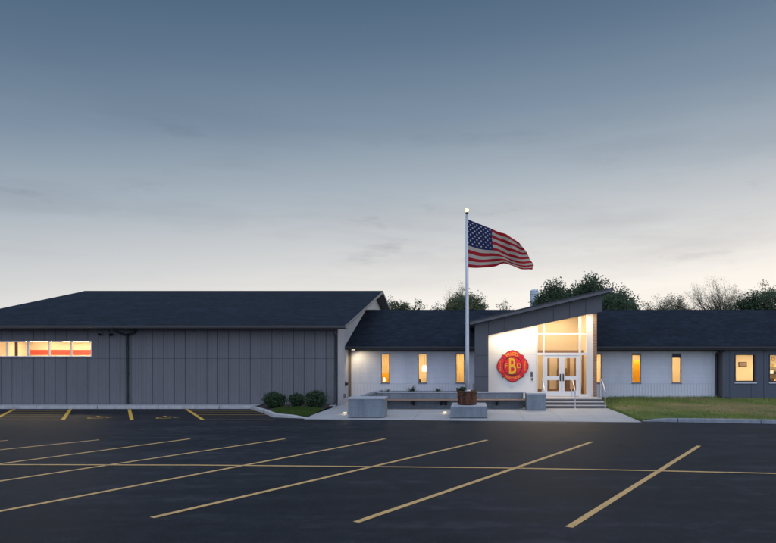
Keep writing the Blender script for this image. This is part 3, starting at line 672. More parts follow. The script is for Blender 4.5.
# ------------------------------------------------------------------ entrance pavilion
pav = empty('entrance_pavilion', (3.4, 34, 0), 'entrance pavilion with tilted roof, charcoal cladding, cream wall and glazed doors', 'building')
FY, GYD = 32.2, 33.2                                # cladding front, glazing plane
P0, P1, HR = PX(475, FY), PX(488.5, FY), PX(602, FY)
def head_z(x): return 3.65 + (x-P1)*.209            # underside of the header
RT0, RT1 = (0.0, 4.32), (7.09, 5.98)
def rt(x): return RT0[1] + (x-RT0[0])*(RT1[1]-RT0[1])/(RT1[0]-RT0[0])
mb = MB(); bk = MB(); G = .008
cuts = [P0, P1] + [P1 + (HR-P1)*k/7 for k in range(1, 8)]
for z0, z1 in ((.05, 1.55), (1.55, 2.64), (2.64, None)):
    zt = lambda x, z1=z1: z1-G if z1 else rt(x)-.165
    mb.hexa([(P0, FY, z0+G), (P1-G, FY, z0+G), (P1-G, FY+.05, z0+G), (P0, FY+.05, z0+G)], [(P0, FY, zt(P0)), (P1-G, FY, zt(P1)), (P1-G, FY+.05, zt(P1)), (P0, FY+.05, zt(P0))])
for p, q in zip(cuts[1:], cuts[2:]):
    p2, q2 = p+G, q-G
    mb.hexa([(p2, FY, head_z(p2)), (q2, FY, head_z(q2)), (q2, FY+.05, head_z(q2)), (p2, FY+.05, head_z(p2))], [(p2, FY, rt(p2)-.165), (q2, FY, rt(q2)-.165), (q2, FY+.05, rt(q2)-.165), (p2, FY+.05, rt(p2)-.165)])
cl = mb.build('cladding', M['portal'], pav)
bk.yprism([(P0+.005, .05), (P1-.005, .05), (P1-.005, head_z(P1)+.01), (HR-.01, head_z(HR)+.01), (HR-.01, rt(HR)-.17), (P0+.005, rt(P0)-.17)], FY+.052, FY+.3)
bk.build('wall_backing', M['groove'], cl)
boxes('side_wall', M['portal'], pav, [(P0, P0+.05, FY+.303, OY-.013, .05, rt(P0)-.17), (P1-.05, P1, FY+.303, GYD+.0, .05, head_z(P1))])
BX0, BX1 = PX(592.9, GYD), PX(596.2, GYD)
mb = MB(); mb.hexa([(BX0, 33.02, .45), (BX1, 33.02, .45), (BX1, OY-.013, .45), (BX0, OY-.013, .45)], [(BX0, 33.02, head_z(BX0)), (BX1, 33.02, head_z(BX1)), (BX1, OY-.013, head_z(BX1)), (BX0, OY-.013, head_z(BX0))]); mb.box(BX0, BX1, 33.02, OY-.013, .0, .448)
mb.build('brick_wall', M['brick'], pav)
mb = MB(); mb.hexa([(BX1+.01, FY+.301, head_z(BX1)+.05), (HR, FY+.301, head_z(HR)+.05), (HR, 41.5, head_z(HR)+.05), (BX1+.01, 41.5, head_z(BX1)+.05)], [(BX1+.01, FY+.301, rt(BX1)-.17), (HR, FY+.301, rt(HR)-.17), (HR, 41.5, rt(HR)-.17), (BX1+.01, 41.5, rt(BX1)-.17)]); mb.build('upper_side_wall', M['portal'], pav)
# tilted roof with a metal edge
y0, y1 = 31.75, 41.6
mb = MB(); mb.hexa([(0, y0, rt(0)-.16), (7.09, y0, rt(7.09)-.16), (7.09, y1, rt(7.09)-.16), (0, y1, rt(0)-.16)], [(0, y0, rt(0)-.02), (7.09, y0, rt(7.09)-.02), (7.09, y1, rt(7.09)-.02), (0, y1, rt(0)-.02)])
rf = mb.build('roof', M['fascia'], pav)
mb = MB(); mb.hexa([(-.02, y0-.03, rt(0)-.06), (7.11, y0-.03, rt(7.09)-.06), (7.11, y1, rt(7.09)-.06), (-.02, y1, rt(0)-.06)], [(-.02, y0-.03, rt(0)+.0), (7.11, y0-.03, rt(7.09)+.0), (7.11, y1, rt(7.09)+.0), (-.02, y1, rt(0)+.0)])
mb.v = [(p[0], p[1], p[2]+.045) for p in mb.v]
mb.build('metal_edge', M['dark_metal'], rf)
# soffit, strip light
mb = MB(); a, b = P1+.002, BX1
mb.hexa([(a, FY+.301, head_z(a)+.04), (b, FY+.301, head_z(b)+.04), (b, GYD+.1, head_z(b)+.04), (a, GYD+.1, head_z(a)+.04)], [(a, FY+.301, head_z(a)+.08), (b, FY+.301, head_z(b)+.08), (b, GYD+.1, head_z(b)+.08), (a, GYD+.1, head_z(a)+.08)]); mb.build('soffit', M['white_metal'], pav)
mb = MB(); a, b = P1+.12, BX0-.1
mb.hexa([(a, FY+.40, head_z(a)+.033), (b, FY+.40, head_z(b)+.033), (b, FY+.52, head_z(b)+.033), (a, FY+.52, head_z(a)+.033)], [(a, FY+.40, head_z(a)+.039), (b, FY+.40, head_z(b)+.039), (b, FY+.52, head_z(b)+.039), (a, FY+.52, head_z(a)+.039)]); mb.build('strip_light', M['lamp_strip'], pav)
# cream wall panel with fine joints
PR = PX(536.5, GYD); mb = MB(); jx = [P1+.003, P1+(PR-P1)*.5, PR-.003]
for z0, z1 in ((.5, 2.69), (2.69, None)):
    for p, q in zip(jx, jx[1:]):
        p2, q2 = p+.003, q-.003; zt = lambda x: (z1-.004 if z1 else head_z(x)+.036)
        mb.hexa([(p2, GYD, z0+.004), (q2, GYD, z0+.004), (q2, GYD+.04, z0+.004), (p2, GYD+.04, z0+.004)], [(p2, GYD, zt(p2)), (q2, GYD, zt(q2)), (q2, GYD+.04, zt(q2)), (p2, GYD+.04, zt(p2))])
pn = mb.build('cream_wall', M['panel'], pav)
mb = MB(); mb.yprism([(P1, .05), (PR, .05), (PR, head_z(PR)), (P1, head_z(P1))], GYD+.042, GYD+.2); mb.build('wall_backing', M['cap'], pn)
# glazing: mullions and transoms
V = [PX(u, GYD) for u in (537.2, 543.8, 579.9, 587)]; JR = BX0-.002
T1, T2 = PZ(334, GYD), 2.715
mb = MB(); d0, d1 = GYD-.04, GYD+.1
def vbar(x0, x1, z0, top=None):
    zt = lambda x: top if top else head_z(x)+.036
    mb.hexa([(x0, d0, z0), (x1, d0, z0), (x1, d1, z0), (x0, d1, z0)], [(x0, d0, zt(x0)), (x1, d0, zt(x1)), (x1, d1, zt(x1)), (x0, d1, zt(x0))])
vbar(PR, V[0]+.02, .5); vbar(V[1]-.035, V[1]+.035, .5); vbar(V[2]-.05, V[2]+.05, .5); vbar(V[3]-.03, V[3]+.03, .5)
def hbar(z0, z1, x0, x1): mb.box(x0, x1, d0+.012, d1-.01, z0, z1)
for p, q in ((V[0]+.02, V[1]-.035), (V[1]+.035, V[2]-.05), (V[2]+.05, V[3]-.03)):
    hbar(T1-.035, T1+.035, p, q); hbar(T2-.06, T2+.06, p, q)
for p, q in ((V[0]+.02, V[1]-.035), (V[2]+.05, V[3]-.03)): hbar(.5, .62, p, q)
gl = mb.build('glazing_frame', M['white_metal'], pav)
mb = MB(); mb.hexa([(V[3]+.03, GYD-.02, .5), (JR, GYD-.02, .5), (JR, GYD+.1, .5), (V[3]+.03, GYD+.1, .5)], [(V[3]+.03, GYD-.02, head_z(V[3])+.036), (JR, GYD-.02, head_z(JR)+.036), (JR, GYD+.1, head_z(JR)+.036), (V[3]+.03, GYD+.1, head_z(V[3])+.036)]); mb.build('jamb_panel', M['panel'], pav)
mb = MB(); gy = GYD+.04
def gq(x0, x1, z0, z1=None):
    mb.quad((x0, gy, z0), (x1, gy, z0), (x1, gy, z1 or head_z(x1)), (x0, gy, z1 or head_z(x0)))
for p, q in ((V[0]+.02, V[1]-.035), (V[1]+.035, V[2]-.05), (V[2]+.05, V[3]-.03)):
    gq(p, q, T1+.035); gq(p, q, T2+.06, T1-.035)
for p, q in ((V[0]+.02, V[1]-.035), (V[2]+.05, V[3]-.03)): gq(p, q, .62, T2-.06)
mb.build('pane', M['glass'], gl)
# double doors
dA, dB = V[1]+.04, V[2]-.055; dm = (dA+dB)/2
for s, (p, q) in enumerate(((dA, dm-.006), (dm+.006, dB))):
    mb = MB(); st = .14; z0, z1 = .52, 2.65; y0, y1 = GYD-.01, GYD+.045
    mb.box(p, p+st, y0, y1, z0, z1); mb.box(q-st, q, y0, y1, z0, z1); mb.box(p+st, q-st, y0, y1, z0, .78); mb.box(p+st, q-st, y0, y1, 1.36, 1.56); mb.box(p+st, q-st, y0, y1, 2.5, z1)
    d = mb.build('door', M['white_metal'], pav)
    mb = MB(); mb.quad((p+st, GYD+.02, .78), (q-st, GYD+.02, .78), (q-st, GYD+.02, 1.36), (p+st, GYD+.02, 1.36)); mb.quad((p+st, GYD+.02, 1.56), (q-st, GYD+.02, 1.56), (q-st, GYD+.02, 2.5), (p+st, GYD+.02, 2.5)); mb.build('pane', M['glass'], d)
    hx = q-.07 if s == 0 else p+.07
    mb = MB(); mb.tube([(hx, y0-.0, 1.36), (hx, y0-.07, 1.36), (hx, y0-.07, 1.62), (hx, y0, 1.62)], .016, 8); mb.box(hx-.035, hx+.035, y0-.012, y0-.001, 1.3, 1.68); mb.build('handle', M['dark_metal'], d)
# lobby behind: side walls, back wall, timber beam, vestibule doors
LB = 37.6; lx0, lx1 = PR-.25, BX0-.02
mb = MB(); zc = 4.9
mb.box(lx0, lx1, LB, LB+.1, .5, zc); mb.box(lx0-.08, lx0, GYD+.22, LB, .5, zc); mb.box(lx1-.05, lx1, GYD+.22, LB, .5, zc); mb.box(lx0, lx1-.051, GYD+.22, LB, zc, zc+.05)
lob = mb.build('interior_wall', M['cream_wall'], pav)
mb = MB(); mb.box(lx0, lx1-.051, GYD+.11, LB, .44, .5); mb.build('interior_floor', M['floor_int'], lob)
boxes('ceiling_lamp', M['lamp_lobby'], lob, [(lx0+.7, lx0+2.5, y, y+.2, zc-.06, zc-.01) for y in (34.1, 36.1)])
VY = 35.6
mb = MB(); mb.box(lx0+.01, lx1-.06, VY-.05, VY+.15, PZ(353.5, VY), PZ(350.3, VY)); mb.build('beam', M['wood_int'], lob)
mb = MB()
for u in (548.2, 558.8, 568.5, 575.8, 583.5):
    xx = PX(u, VY); mb.box(xx-.075, xx+.075, VY-.03, VY+.07, .5, PZ(354, VY))
mb.box(lx0+.01, lx1-.06, VY-.02, VY+.06, .52, .78); mb.build('vestibule_screen', M['wood_int'], lob)
boxes('counter', M['wood_int'], lob, [(lx0+1.9, lx0+2.5, LB-.4, LB-.05, .5, 1.9)])
# landing and steps
stp = empty('entrance_steps', (4.8, 31.2, .05), 'three concrete steps up to the entrance landing', 'steps')
sx0, sx1 = 2.78, 6.66
M['riser'] = mat('shaded riser concrete', (.135, .125, .125), .8, .15, 2, 40, .15)  # unlit look of the risers put into a darker concrete colour
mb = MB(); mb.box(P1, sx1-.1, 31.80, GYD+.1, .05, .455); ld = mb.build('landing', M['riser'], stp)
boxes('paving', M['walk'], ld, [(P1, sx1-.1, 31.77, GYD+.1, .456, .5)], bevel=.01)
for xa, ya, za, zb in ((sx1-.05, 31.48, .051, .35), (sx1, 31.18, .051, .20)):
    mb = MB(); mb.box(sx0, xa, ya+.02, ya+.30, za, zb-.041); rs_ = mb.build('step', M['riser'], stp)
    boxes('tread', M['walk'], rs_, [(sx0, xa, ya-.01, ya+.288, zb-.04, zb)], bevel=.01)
# fire badge --------------------------------------------------------------
def char_mesh(ch, size):
    cu = bpy.data.curves.new('glyph', 'FONT'); cu.body = ch; cu.size = size; cu.align_x = 'CENTER'; cu.resolution_u = 3; cu.offset = size*.015
    o = bpy.data.objects.new('glyph', cu); COL.objects.link(o); me = bpy.data.meshes.new_from_object(o)
    V = [tuple(v.co) for v in me.vertices]; Fc = [tuple(p.vertices) for p in me.polygons]
    bpy.data.objects.remove(o); bpy.data.meshes.remove(me); bpy.data.curves.remove(cu); return V, Fc
def glyphs(mb, ch, size, cx, cz, rot, Y, wx=1.0, hz=1.0, centre=True):
    V, Fc = char_mesh(ch, size)
    if not V: return
    zs = [p[1] for p in V]; oz = (min(zs)+max(zs))/2 if centre else 0
    xs = [p[0] for p in V]; ox = (min(xs)+max(xs))/2
    n = len(mb.v); c, s = math.cos(rot), math.sin(rot)
    for p in V:
        x, z = (p[0]-ox)*wx, (p[1]-oz)*hz; mb.v.append((cx + x*c - z*s, Y, cz + x*s + z*c))
    for f in Fc: mb.f.append(tuple(n+i for i in f)); mb.m.append(0)
BCX, BCZ, BR = PX(512.6, GYD), PZ(366.1, GYD), .80
badge = empty('fire_badge', (BCX, GYD, BCZ), 'large red and gold fire department badge on the cream wall', 'sign')
def outline(k):
    pts = []
    for q in range(4):
        for a, r in ((-45, .985), (-41, .975), (-36.5, .905), (-33, .925), (-26, .965), (-18, .99), (-9, 1.02), (0, 1.035), (9, 1.02), (18, .99), (26, .965), (33, .925), (36.5, .905), (41, .975)):
            t = math.radians(q*90+a); pts.append((BCX + math.cos(t)*r*BR*k, BCZ + math.sin(t)*r*BR*k))
    return pts
def disc(r, n=48): return [(BCX + r*math.cos(2*math.pi*k/n), BCZ + r*math.sin(2*math.pi*k/n)) for k in range(n)]
M['b_red'] = mat('badge red enamel', (.74, .018, .028), .4, .06, 2, 40, 0)
M['b_dark'] = mat('badge dark outline', (.055, .012, .014), .45, .1, 2, 40, 0)
M['b_gold'] = mat('badge gold', (.86, .42, .02), .4, .06, 2, 40, 0)
M['b_orange'] = mat('badge amber lettering', (.84, .36, .03), .45, .06, 2, 40, 0)
BY0 = GYD - .07
mb = MB(); mb.yprism(outline(1.0), BY0, GYD-.03); mb.build('plate', M['b_dark'], badge)
mb = MB(); mb.box(BCX-.3, BCX+.3, GYD-.03, GYD-.001, BCZ-.3, BCZ+.3); mb.build('mount', M['dark_metal'], badge)
mb = MB(); mb.yprism(outline(.965), BY0-.006, BY0-.001); mb.build('red_field', M['b_red'], badge)
mb = MB(); r0 = .485
for k in range(64):
    a, b = 2*math.pi*k/64, 2*math.pi*(k+1)/64; A = lambda r, t: (BCX+r*math.cos(t), BY0-.010, BCZ+r*math.sin(t))
    mb.quad(A(r0-.022, a), A(r0-.022, b), A(r0+.018, b), A(r0+.018, a))
for q in range(4):
    for dq in (-7, 7):
        t = math.radians(45+90*q+dq); t2 = math.radians(45+90*q+dq*.6); A = lambda r, t: Vector((BCX+r*math.cos(t), BY0-.010, BCZ+r*math.sin(t)))
        a, b = A(r0+.019, t), A(.735, t2); d = (b-a).normalized(); n = Vector((-d.z, 0, d.x))*.011; mb.quad(a-n, b-n, b+n, a+n)
mb.build('outline_ring', M['b_dark'], badge)
mb = MB(); glyphs(mb, 'B', 1.16, BCX, BCZ, 0, BY0-.016, .66, 1.0)
mb.build('monogram', M['b_gold'], badge)
mb = MB(); glyphs(mb, 'B', 1.16, BCX+.012, BCZ-.012, 0, BY0-.0125, .72, 1.05); mb.build('monogram_outline', M['b_dark'], badge)
for c_, dx_ in (('F', -.335), ('D', .335)): mb = MB(); glyphs(mb, c_, .36, BCX+dx_, BCZ+.02, 0, BY0-.014); mb.build('letter', M['b_orange'], badge)
mb = MB()
for i, ch_ in enumerate('BRISTOL'):
    t = math.radians(90 + 27 - 54*i/6); glyphs(mb, ch_, .235, BCX+.632*math.cos(t), BCZ+.632*math.sin(t), t-math.pi/2, BY0-.014)
mb.build('lettering', M['b_orange'], badge); mb = MB()
for i, ch_ in enumerate('WISCONSIN'):
    t = math.radians(270 - 32 + 64*i/8); glyphs(mb, ch_, .165, BCX+.632*math.cos(t), BCZ+.632*math.sin(t), t-math.pi*1.5, BY0-.014)
mb.build('lettering', M['b_orange'], badge); mb = MB()
for i, ch_ in enumerate('FIRE'): glyphs(mb, ch_, .155, BCX-.635, BCZ+.20-.133*i, 0, BY0-.014)
mb.build('lettering', M['b_orange'], badge); mb = MB()
for i, ch_ in enumerate('DEPT'): glyphs(mb, ch_, .155, BCX+.635, BCZ+.20-.133*i, 0, BY0-.014)
mb.build('lettering', M['b_orange'], badge)
t = empty('house_number', (PX(531.5, GYD), GYD, PZ(379.5, GYD)), 'small dark stacked house number on the cream wall right of the red badge', 'sign')
xn = PX(531.6, GYD)
for i, (ch_, vv) in enumerate((('8', 373.1), ('8', 375.8), ('4', 379.2))):
    mb = MB(); glyphs(mb, ch_, .19, xn, PZ(vv, GYD), 0, GYD-.024, 1.35); n = len(mb.v)
    o = mb.build('digit', M['black'], t); sol = o.modifiers.new('thick', 'SOLIDIFY'); sol.thickness = .02

# handrails -----------------------------------------------------------------
def rail(x, label):
    o = empty('handrail', (x, 31.2, .05), label, 'handrail', 'handrails of the entrance steps')
    yf, yb = 31.05, 32.15
    mb = MB(); mb.tube([(x, yf-.02, .78), (x, yf-.06, .86), (x, yf, .93), (x, yf+.35, 1.16), (x, yb-.25, 1.42), (x, yb, 1.44), (x, yb+.1, 1.38)], .024, 10); mb.build('rail', M['galv'], o, smooth=True)
    for y, z0, z1 in ((yf, .05, .93), (yb-.05, .5, 1.43)):
        mb = MB(); mb.tube([(x, y, z0), (x, y, z1)], .024, 10); mb.tube([(x, y, z0), (x, y, z0+.012)], .06, 12); mb.build('post', M['galv'], o)
    return o
rail(6.56, 'pale steel handrail at the lawn end of the entrance steps')
rail(5.10, 'pale steel handrail in the middle of the entrance steps, before the doors')
rail(3.62, 'pale steel handrail nearest the concrete block beside the entrance steps')

# ------------------------------------------------------------------ concrete blocks, bench, planter
def block(x0, x1, y0, y1, zt, label):
    o = empty('concrete_block', ((x0+x1)/2, (y0+y1)/2, .05), label, 'concrete block')
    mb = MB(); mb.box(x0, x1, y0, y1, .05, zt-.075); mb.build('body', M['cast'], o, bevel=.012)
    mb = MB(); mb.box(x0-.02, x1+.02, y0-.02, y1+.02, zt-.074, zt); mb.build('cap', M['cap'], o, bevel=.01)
Yb = 26.6
block(PX(348.1, Yb), PX(384.3, Yb), Yb, Yb+.95, .87, 'big blue-grey concrete block with pale cap at the left end of the bench')
Yb = 30.0
block(PX(527, Yb), PX(546, Yb), Yb, Yb+1.15, .87, 'narrower concrete block beside the entrance steps at the right end of the bench')
PLx0, PLx1, PYf, PYb = PX(372, 31.1), PX(546, 31.4), 31.2, 33.4
pl = empty('concrete_planter', (-1, 32, .05), 'long low concrete planter wall behind the bench', 'planter')
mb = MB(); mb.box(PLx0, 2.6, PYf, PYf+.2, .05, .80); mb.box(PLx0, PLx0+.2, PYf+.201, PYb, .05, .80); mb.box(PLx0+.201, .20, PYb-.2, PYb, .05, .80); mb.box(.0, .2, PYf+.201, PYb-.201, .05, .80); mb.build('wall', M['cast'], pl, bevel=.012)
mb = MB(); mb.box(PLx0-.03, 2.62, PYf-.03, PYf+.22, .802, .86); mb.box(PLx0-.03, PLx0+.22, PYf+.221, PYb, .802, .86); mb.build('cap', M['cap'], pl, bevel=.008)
mb = MB(); mb.box(PLx0+.19, .0, PYf+.19, PYb-.19, .5, .72); mb.build('soil', M['mulch'], pl)
mb = MB(); mb.box(PLx0-.0, PLx0-.0+.2, 27.58, PYf-.002, .05, .80); mb.box(PLx0-.03, PLx0+.22, 27.58, PYf-.035, .802, .86); mb.build('side_wall', M['cast'], pl)
# bench
bn = empty('bench', (-.9, 30.8, .05), 'long slatted wooden bench cantilevered from the planter wall', 'bench')
mb = MB(); bx0, bx1 = PLx0+.25, PX(526, 30.2)
for k in range(5): mb.box(bx0, bx1, 30.55+.125*k, 30.66+.125*k, .475, .52)
mb.build('seat', M['wood'], bn)
for u in (413, 441, 445.5, 497, 385): 
    x = PX(u, 30.9); mb = MB(); mb.xprism([(30.6, .47), (31.19, .20), (31.19, .47)], x-.06, x+.06); mb.build('bracket', M['black'], bn)
# strap-leaved plants in the planter
def yucca(label, n, ln, seed):
    r = random.Random(seed); o = empty('yucca_plant', (0, 0, 0), label, 'plant', 'strap-leaved plants in the concrete planter'); mb = MB()
    for k in range(n):
        a = r.uniform(0, 6.28); el = r.uniform(.15, 1.35); L = ln*r.uniform(.6, 1.1); w = .018; d = Vector((math.cos(a), math.sin(a), 0)); s = Vector((-d.y, d.x, 0))
        p0 = d*.02; p1 = d*math.cos(el)*L*.55 + Vector((0, 0, math.sin(el)*L*.55)); p2 = d*math.cos(el*.75)*L + Vector((0, 0, math.sin(el*.75)*L))
        mb.quad(p0-s*w, p0+s*w, p1+s*w*.9, p1-s*w*.9); mb.tri(p1-s*w*.9, p1+s*w*.9, p2)
    mb.build('leaves', M['yucca'], o)
    mb = MB(); mb.tube([(0, 0, -.05), (0, 0, .08)], [.05, .03], 8); mb.build('stem', M['bark'], o); return o
for i, (u, s, lb, n) in enumerate(((388, .42, 'small strap-leaved plant before the leftmost tall window, lowest of the planter row', 40), (412, .62, 'largest spiky strap-leaved plant in the planter, below the second tall window', 75), (438, .45, 'spiky plant in the planter between the second and third tall windows', 50))):
    y = yucca(lb, n, s, 10+i); y.location = (PX(u, 32.0), 32.0, .70)

# flag pedestal, barrel, pole, flag -----------------------------------------
Yp = 26.4
px0, px1 = PX(450.4, Yp), PX(487.4, Yp)
ped = empty('flag_pedestal', ((px0+px1)/2, Yp+1, .05), 'square low concrete pedestal carrying the rusty barrel and flagpole', 'pedestal')
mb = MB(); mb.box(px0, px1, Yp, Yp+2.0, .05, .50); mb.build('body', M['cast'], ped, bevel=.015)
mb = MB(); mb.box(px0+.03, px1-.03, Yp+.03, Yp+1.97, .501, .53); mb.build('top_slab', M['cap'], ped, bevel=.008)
PXc, PYc = PX(467.2, 27.25), 27.25
bar = empty('barrel_planter', (PXc, PYc, .53), 'rusty brown steel barrel planter around the foot of the flagpole', 'planter')
mb = MB(); mb.lathe((PXc, PYc, .53), [(.37, 0), (.39, .05), (.40, .2), (.415, .4), (.43, .58), (.43, .60), (.40, .60), (.39, .54)], 40); mb.build('shell', M['rust'], bar, smooth=True)
for z in (.06, .33, .565):
    mb = MB(); r = .395 + z*.055
    mb.lathe((PXc, PYc, .53+z), [(r-.01, -.02), (r+.018, -.018), (r+.022, 0), (r+.018, .018), (r-.01, .02)], 40); mb.build('hoop', mat('dark rusted hoop', (.10, .035, .016), .55, .3, 6, 40, .2, metal=.3), bar, smooth=True)
mb = MB(); mb.lathe((PXc, PYc, .53), [(.385, .5), (.38, .55)], 30); mb.build('soil', M['mulch'], bar)
fp = empty('flagpole', (PXc, PYc, .53), 'tall tapered silver flagpole with a glowing lamp on top', 'flagpole')
ZT = PZ(214, PYc)
mb = MB(); mb.tube([(PXc, PYc, .56), (PXc, PYc, 2.5), (PXc, PYc, 5.5), (PXc-.01, PYc, ZT)], [.085, .082, .066, .045], 20); mb.build('pole', M['pole'], fp, smooth=True)
mb = MB(); mb.lathe((PXc, PYc, 1.08), [(.17, 0), (.17, .02), (.12, .06), (.10, .09)], 24); mb.build('collar', M['pole'], fp, smooth=True)
mb = MB(); mb.lathe((PXc-.01, PYc, ZT), [(.07, 0), (.07, .05), (.03, .07), (.03, .09)], 16); mb.build('truck', M['dark_metal'], fp)
mb = MB(); mb.lathe((PXc-.01, PYc, ZT+.09), [(.02, 0), (.055, .02), (.075, .075), (.055, .13), (.02, .155)], 16); mb.build('lamp', M['lamp_pole'], fp, smooth=True)
mb = MB(); mb.tube([(PXc-.09, PYc-.01, 1.5), (PXc-.085, PYc-.01, 5), (PXc-.06, PYc-.01, ZT-.05)], .006, 6); mb.build('halyard', M['cap'], fp)
mb = MB(); mb.box(PXc-.11, PXc-.07, PYc-.03, PYc+.03, 1.6, 1.66); mb.build('cleat', M['galv'], fp)
r = random.Random(5)
def leafy(o, name, c, rad, n, sz, mts, seed, flat=1.0, shell=.35, twig=None):
    r = random.Random(seed); mb = MB(); cl = []
    for k in range(max(6, n//22)):
        d = Vector((r.gauss(0, 1), r.gauss(0, 1), r.gauss(0, 1))).normalized(); cl.append((Vector((d.x*rad[0], d.y*rad[1], d.z*rad[2]))*r.uniform(shell, .95), r.uniform(.18, .42), r.random()))
    for k in range(n):
        p, s, tone = r.choice(cl); q = Vector(c) + p + Vector((r.gauss(0, 1)*rad[0], r.gauss(0, 1)*rad[1], r.gauss(0, 1)*rad[2]))*s*.45
        a = Vector((r.gauss(0, 1), r.gauss(0, 1), r.gauss(0, 1))).normalized(); b = a.orthogonal().normalized(); w = sz*r.uniform(.6, 1.3)
        mb.quad(q-b*w*.45, q+a*w*.5+b*0, q+b*w*.45, q-a*w*.5, 0 if tone+r.gauss(0, .15) < .55 else len(mts)-1)
    return mb.build(name, mts, o)
t = empty('barrel_plant', (PXc-.3, PYc, 1.06), 'dark leafy plant spilling over the left rim of the rusty barrel', 'plant')
leafy(t, 'foliage', (PXc-.28, PYc-.02, 1.18), (.24, .22, .13), 500, .07, [M['leaf_bush'], M['leaf_dark']], 8)
mb = MB(); mb.tube([(PXc-.28, PYc, 1.04), (PXc-.28, PYc, 1.2)], .012, 6); mb.build('stem', M['bark'], t)

# flag: surface through traced control points, real depth from the folds
FYp = PYc; sc = FYp/F
rows = [(0, [(103,150),(185,182),(268,217),(316,238),(365,256),(412,267),(447,291)]), (.27, [(103,228),(186,256),(268,286),(328,307),(388,328),(442,340),(492,347)]), (.54, [(103,318),(186,344),(275,358),(338,374),(400,392),(462,404),(515,398)]), (.77, [(103,392),(186,412),(280,410),(345,408),(408,424),(475,446),(537,440)]), (1, [(103,462),(186,467),(285,456),(345,436),(400,443),(464,470),(523,481)])]
ss = [0, .2, .4, .55, .7, .85, 1]
def cr(xs, ys, x):                                  # Catmull-Rom on uneven knots
    i = max(0, min(len(xs)-2, next((k for k in range(len(xs)-1) if x <= xs[k+1]), len(xs)-2)))
    h = xs[i+1]-xs[i]; t = (x-xs[i])/h
    m0 = (ys[i+1]-ys[max(0, i-1)])/(xs[i+1]-xs[max(0, i-1)])*h; m1 = (ys[min(len(ys)-1, i+2)]-ys[i])/(xs[min(len(xs)-1, i+2)]-xs[i])*h
    return (2*t**3-3*t*t+1)*ys[i] + (t**3-2*t*t+t)*m0 + (-2*t**3+3*t*t)*ys[i+1] + (t**3-t*t)*m1
def flag_pt(s, t):
    uu = [cr(ss, [p[0] for p in r_[1]], s) for r_ in rows]; vv = [cr(ss, [p[1] for p in r_[1]], s) for r_ in rows]; tt = [r_[0] for r_ in rows]
    zu, zv = cr(tt, uu, t), cr(tt, vv, t); u = 450 + zu/6.39; v = 195 + zv/6.39
    dep = s*(.30*math.sin(2*math.pi*(1.25*s + .35*t) + .4) + .16*math.sin(2*math.pi*(2.6*s - .7*t)) + .05*math.sin(2*math.pi*(4.1*s+1.7*t))) + .25*s*s
    return Vector(((u-CU)*sc, FYp + dep, H - (v-CV)*sc))
m, nt, bs = nodes('flag cloth'); uvn = N(nt, 'ShaderNodeUVMap'); uvn.uv_map = 'uv'; sep = N(nt, 'ShaderNodeSeparateXYZ'); nt.links.new(uvn.outputs[0], sep.inputs[0])
st_ = math_(nt, 'LESS_THAN', math_(nt, 'MODULO', math_(nt, 'MULTIPLY', sep.outputs[1], 13), 2), 1.0)
c = mixc(nt, st_, (.50, .43, .35), (.40, .005, .010))
can = math_(nt, 'MULTIPLY', math_(nt, 'LESS_THAN', sep.outputs[0], .4), math_(nt, 'LESS_THAN', sep.outputs[1], 7/13))
c = mixc(nt, can, c, (.010, .017, .080)); nt.links.new(c, bs.inputs['Base Color']); bs.inputs['Roughness'].default_value = .8
tr = N(nt, 'ShaderNodeBsdfTranslucent'); nt.links.new(c, tr.inputs['Color']); mx = N(nt, 'ShaderNodeMixShader'); mx.inputs[0].default_value = .35
nt.links.new(bs.outputs[0], mx.inputs[1]); nt.links.new(tr.outputs[0], mx.inputs[2]); nt.links.new(mx.outputs[0], nt.nodes['Material Output'].inputs['Surface']); M['flag'] = m
mb = MB(); NS, NT = 130, 65; mb.uv = []
for j in range(NT+1):
    for i in range(NS+1): mb.v.append(tuple(flag_pt(i/NS, j/NT))); mb.uv.append((i/NS, j/NT))
for j in range(NT):
    for i in range(NS): k = j*(NS+1)+i; mb.f.append((k, k+NS+1, k+NS+2, k+1)); mb.m.append(0)
flag = mb.build('flag', M['flag'], smooth=True, origin=tuple(flag_pt(0, 1)))
tag(flag, 'waving red, white and blue stars and stripes flag flying from the pole', 'flag')
mb = MB()
for row in range(9):
    for k in range(6 if row % 2 == 0 else 5):
        s0 = .4*((2*k + (1 if row % 2 == 0 else 2))/12); t0 = (7/13)*(row+1)/10
        p = flag_pt(s0, t0); ds = (flag_pt(s0+.01, t0)-p)/.01; dt = (flag_pt(s0, t0+.01)-p)/.01; nn = ds.cross(dt).normalized()
        for sg in (-1, 1):
            pts = []
            for q in range(10):
                rr = (.050 if q % 2 == 0 else .020); an = math.pi*q/5; pts.append(p + ds.normalized()*math.sin(an)*rr - dt.normalized()*math.cos(an)*rr + nn*sg*.007)
            mb.poly(pts)
mb.build('star', mat('star white', (.50, .48, .45), .8, .05, 2, 40, 0), flag)

# ground lights ---------------------------------------------------------------
def ground_light(u, v, label, lamp_dir):
    x, y = GND(u, v, .05); o = empty('ground_light', (x, y, .05), label, 'lamp')
    mb = MB(); mb.box(x-.09, x+.09, y-.05, y+.07, .05, .135); mb.build('housing', M['cap'], o, bevel=.01)
    mb = MB(); mb.box(x-.075, x+.075, y-.062, y-.052, .065, .125); mb.build('lens', M['lamp_ground'], o)
ground_light(445, 413.2, 'glowing ground light beside the flag pedestal', 0)
ground_light(345.4, 413.8, 'glowing ground light left of the big concrete block', 0)

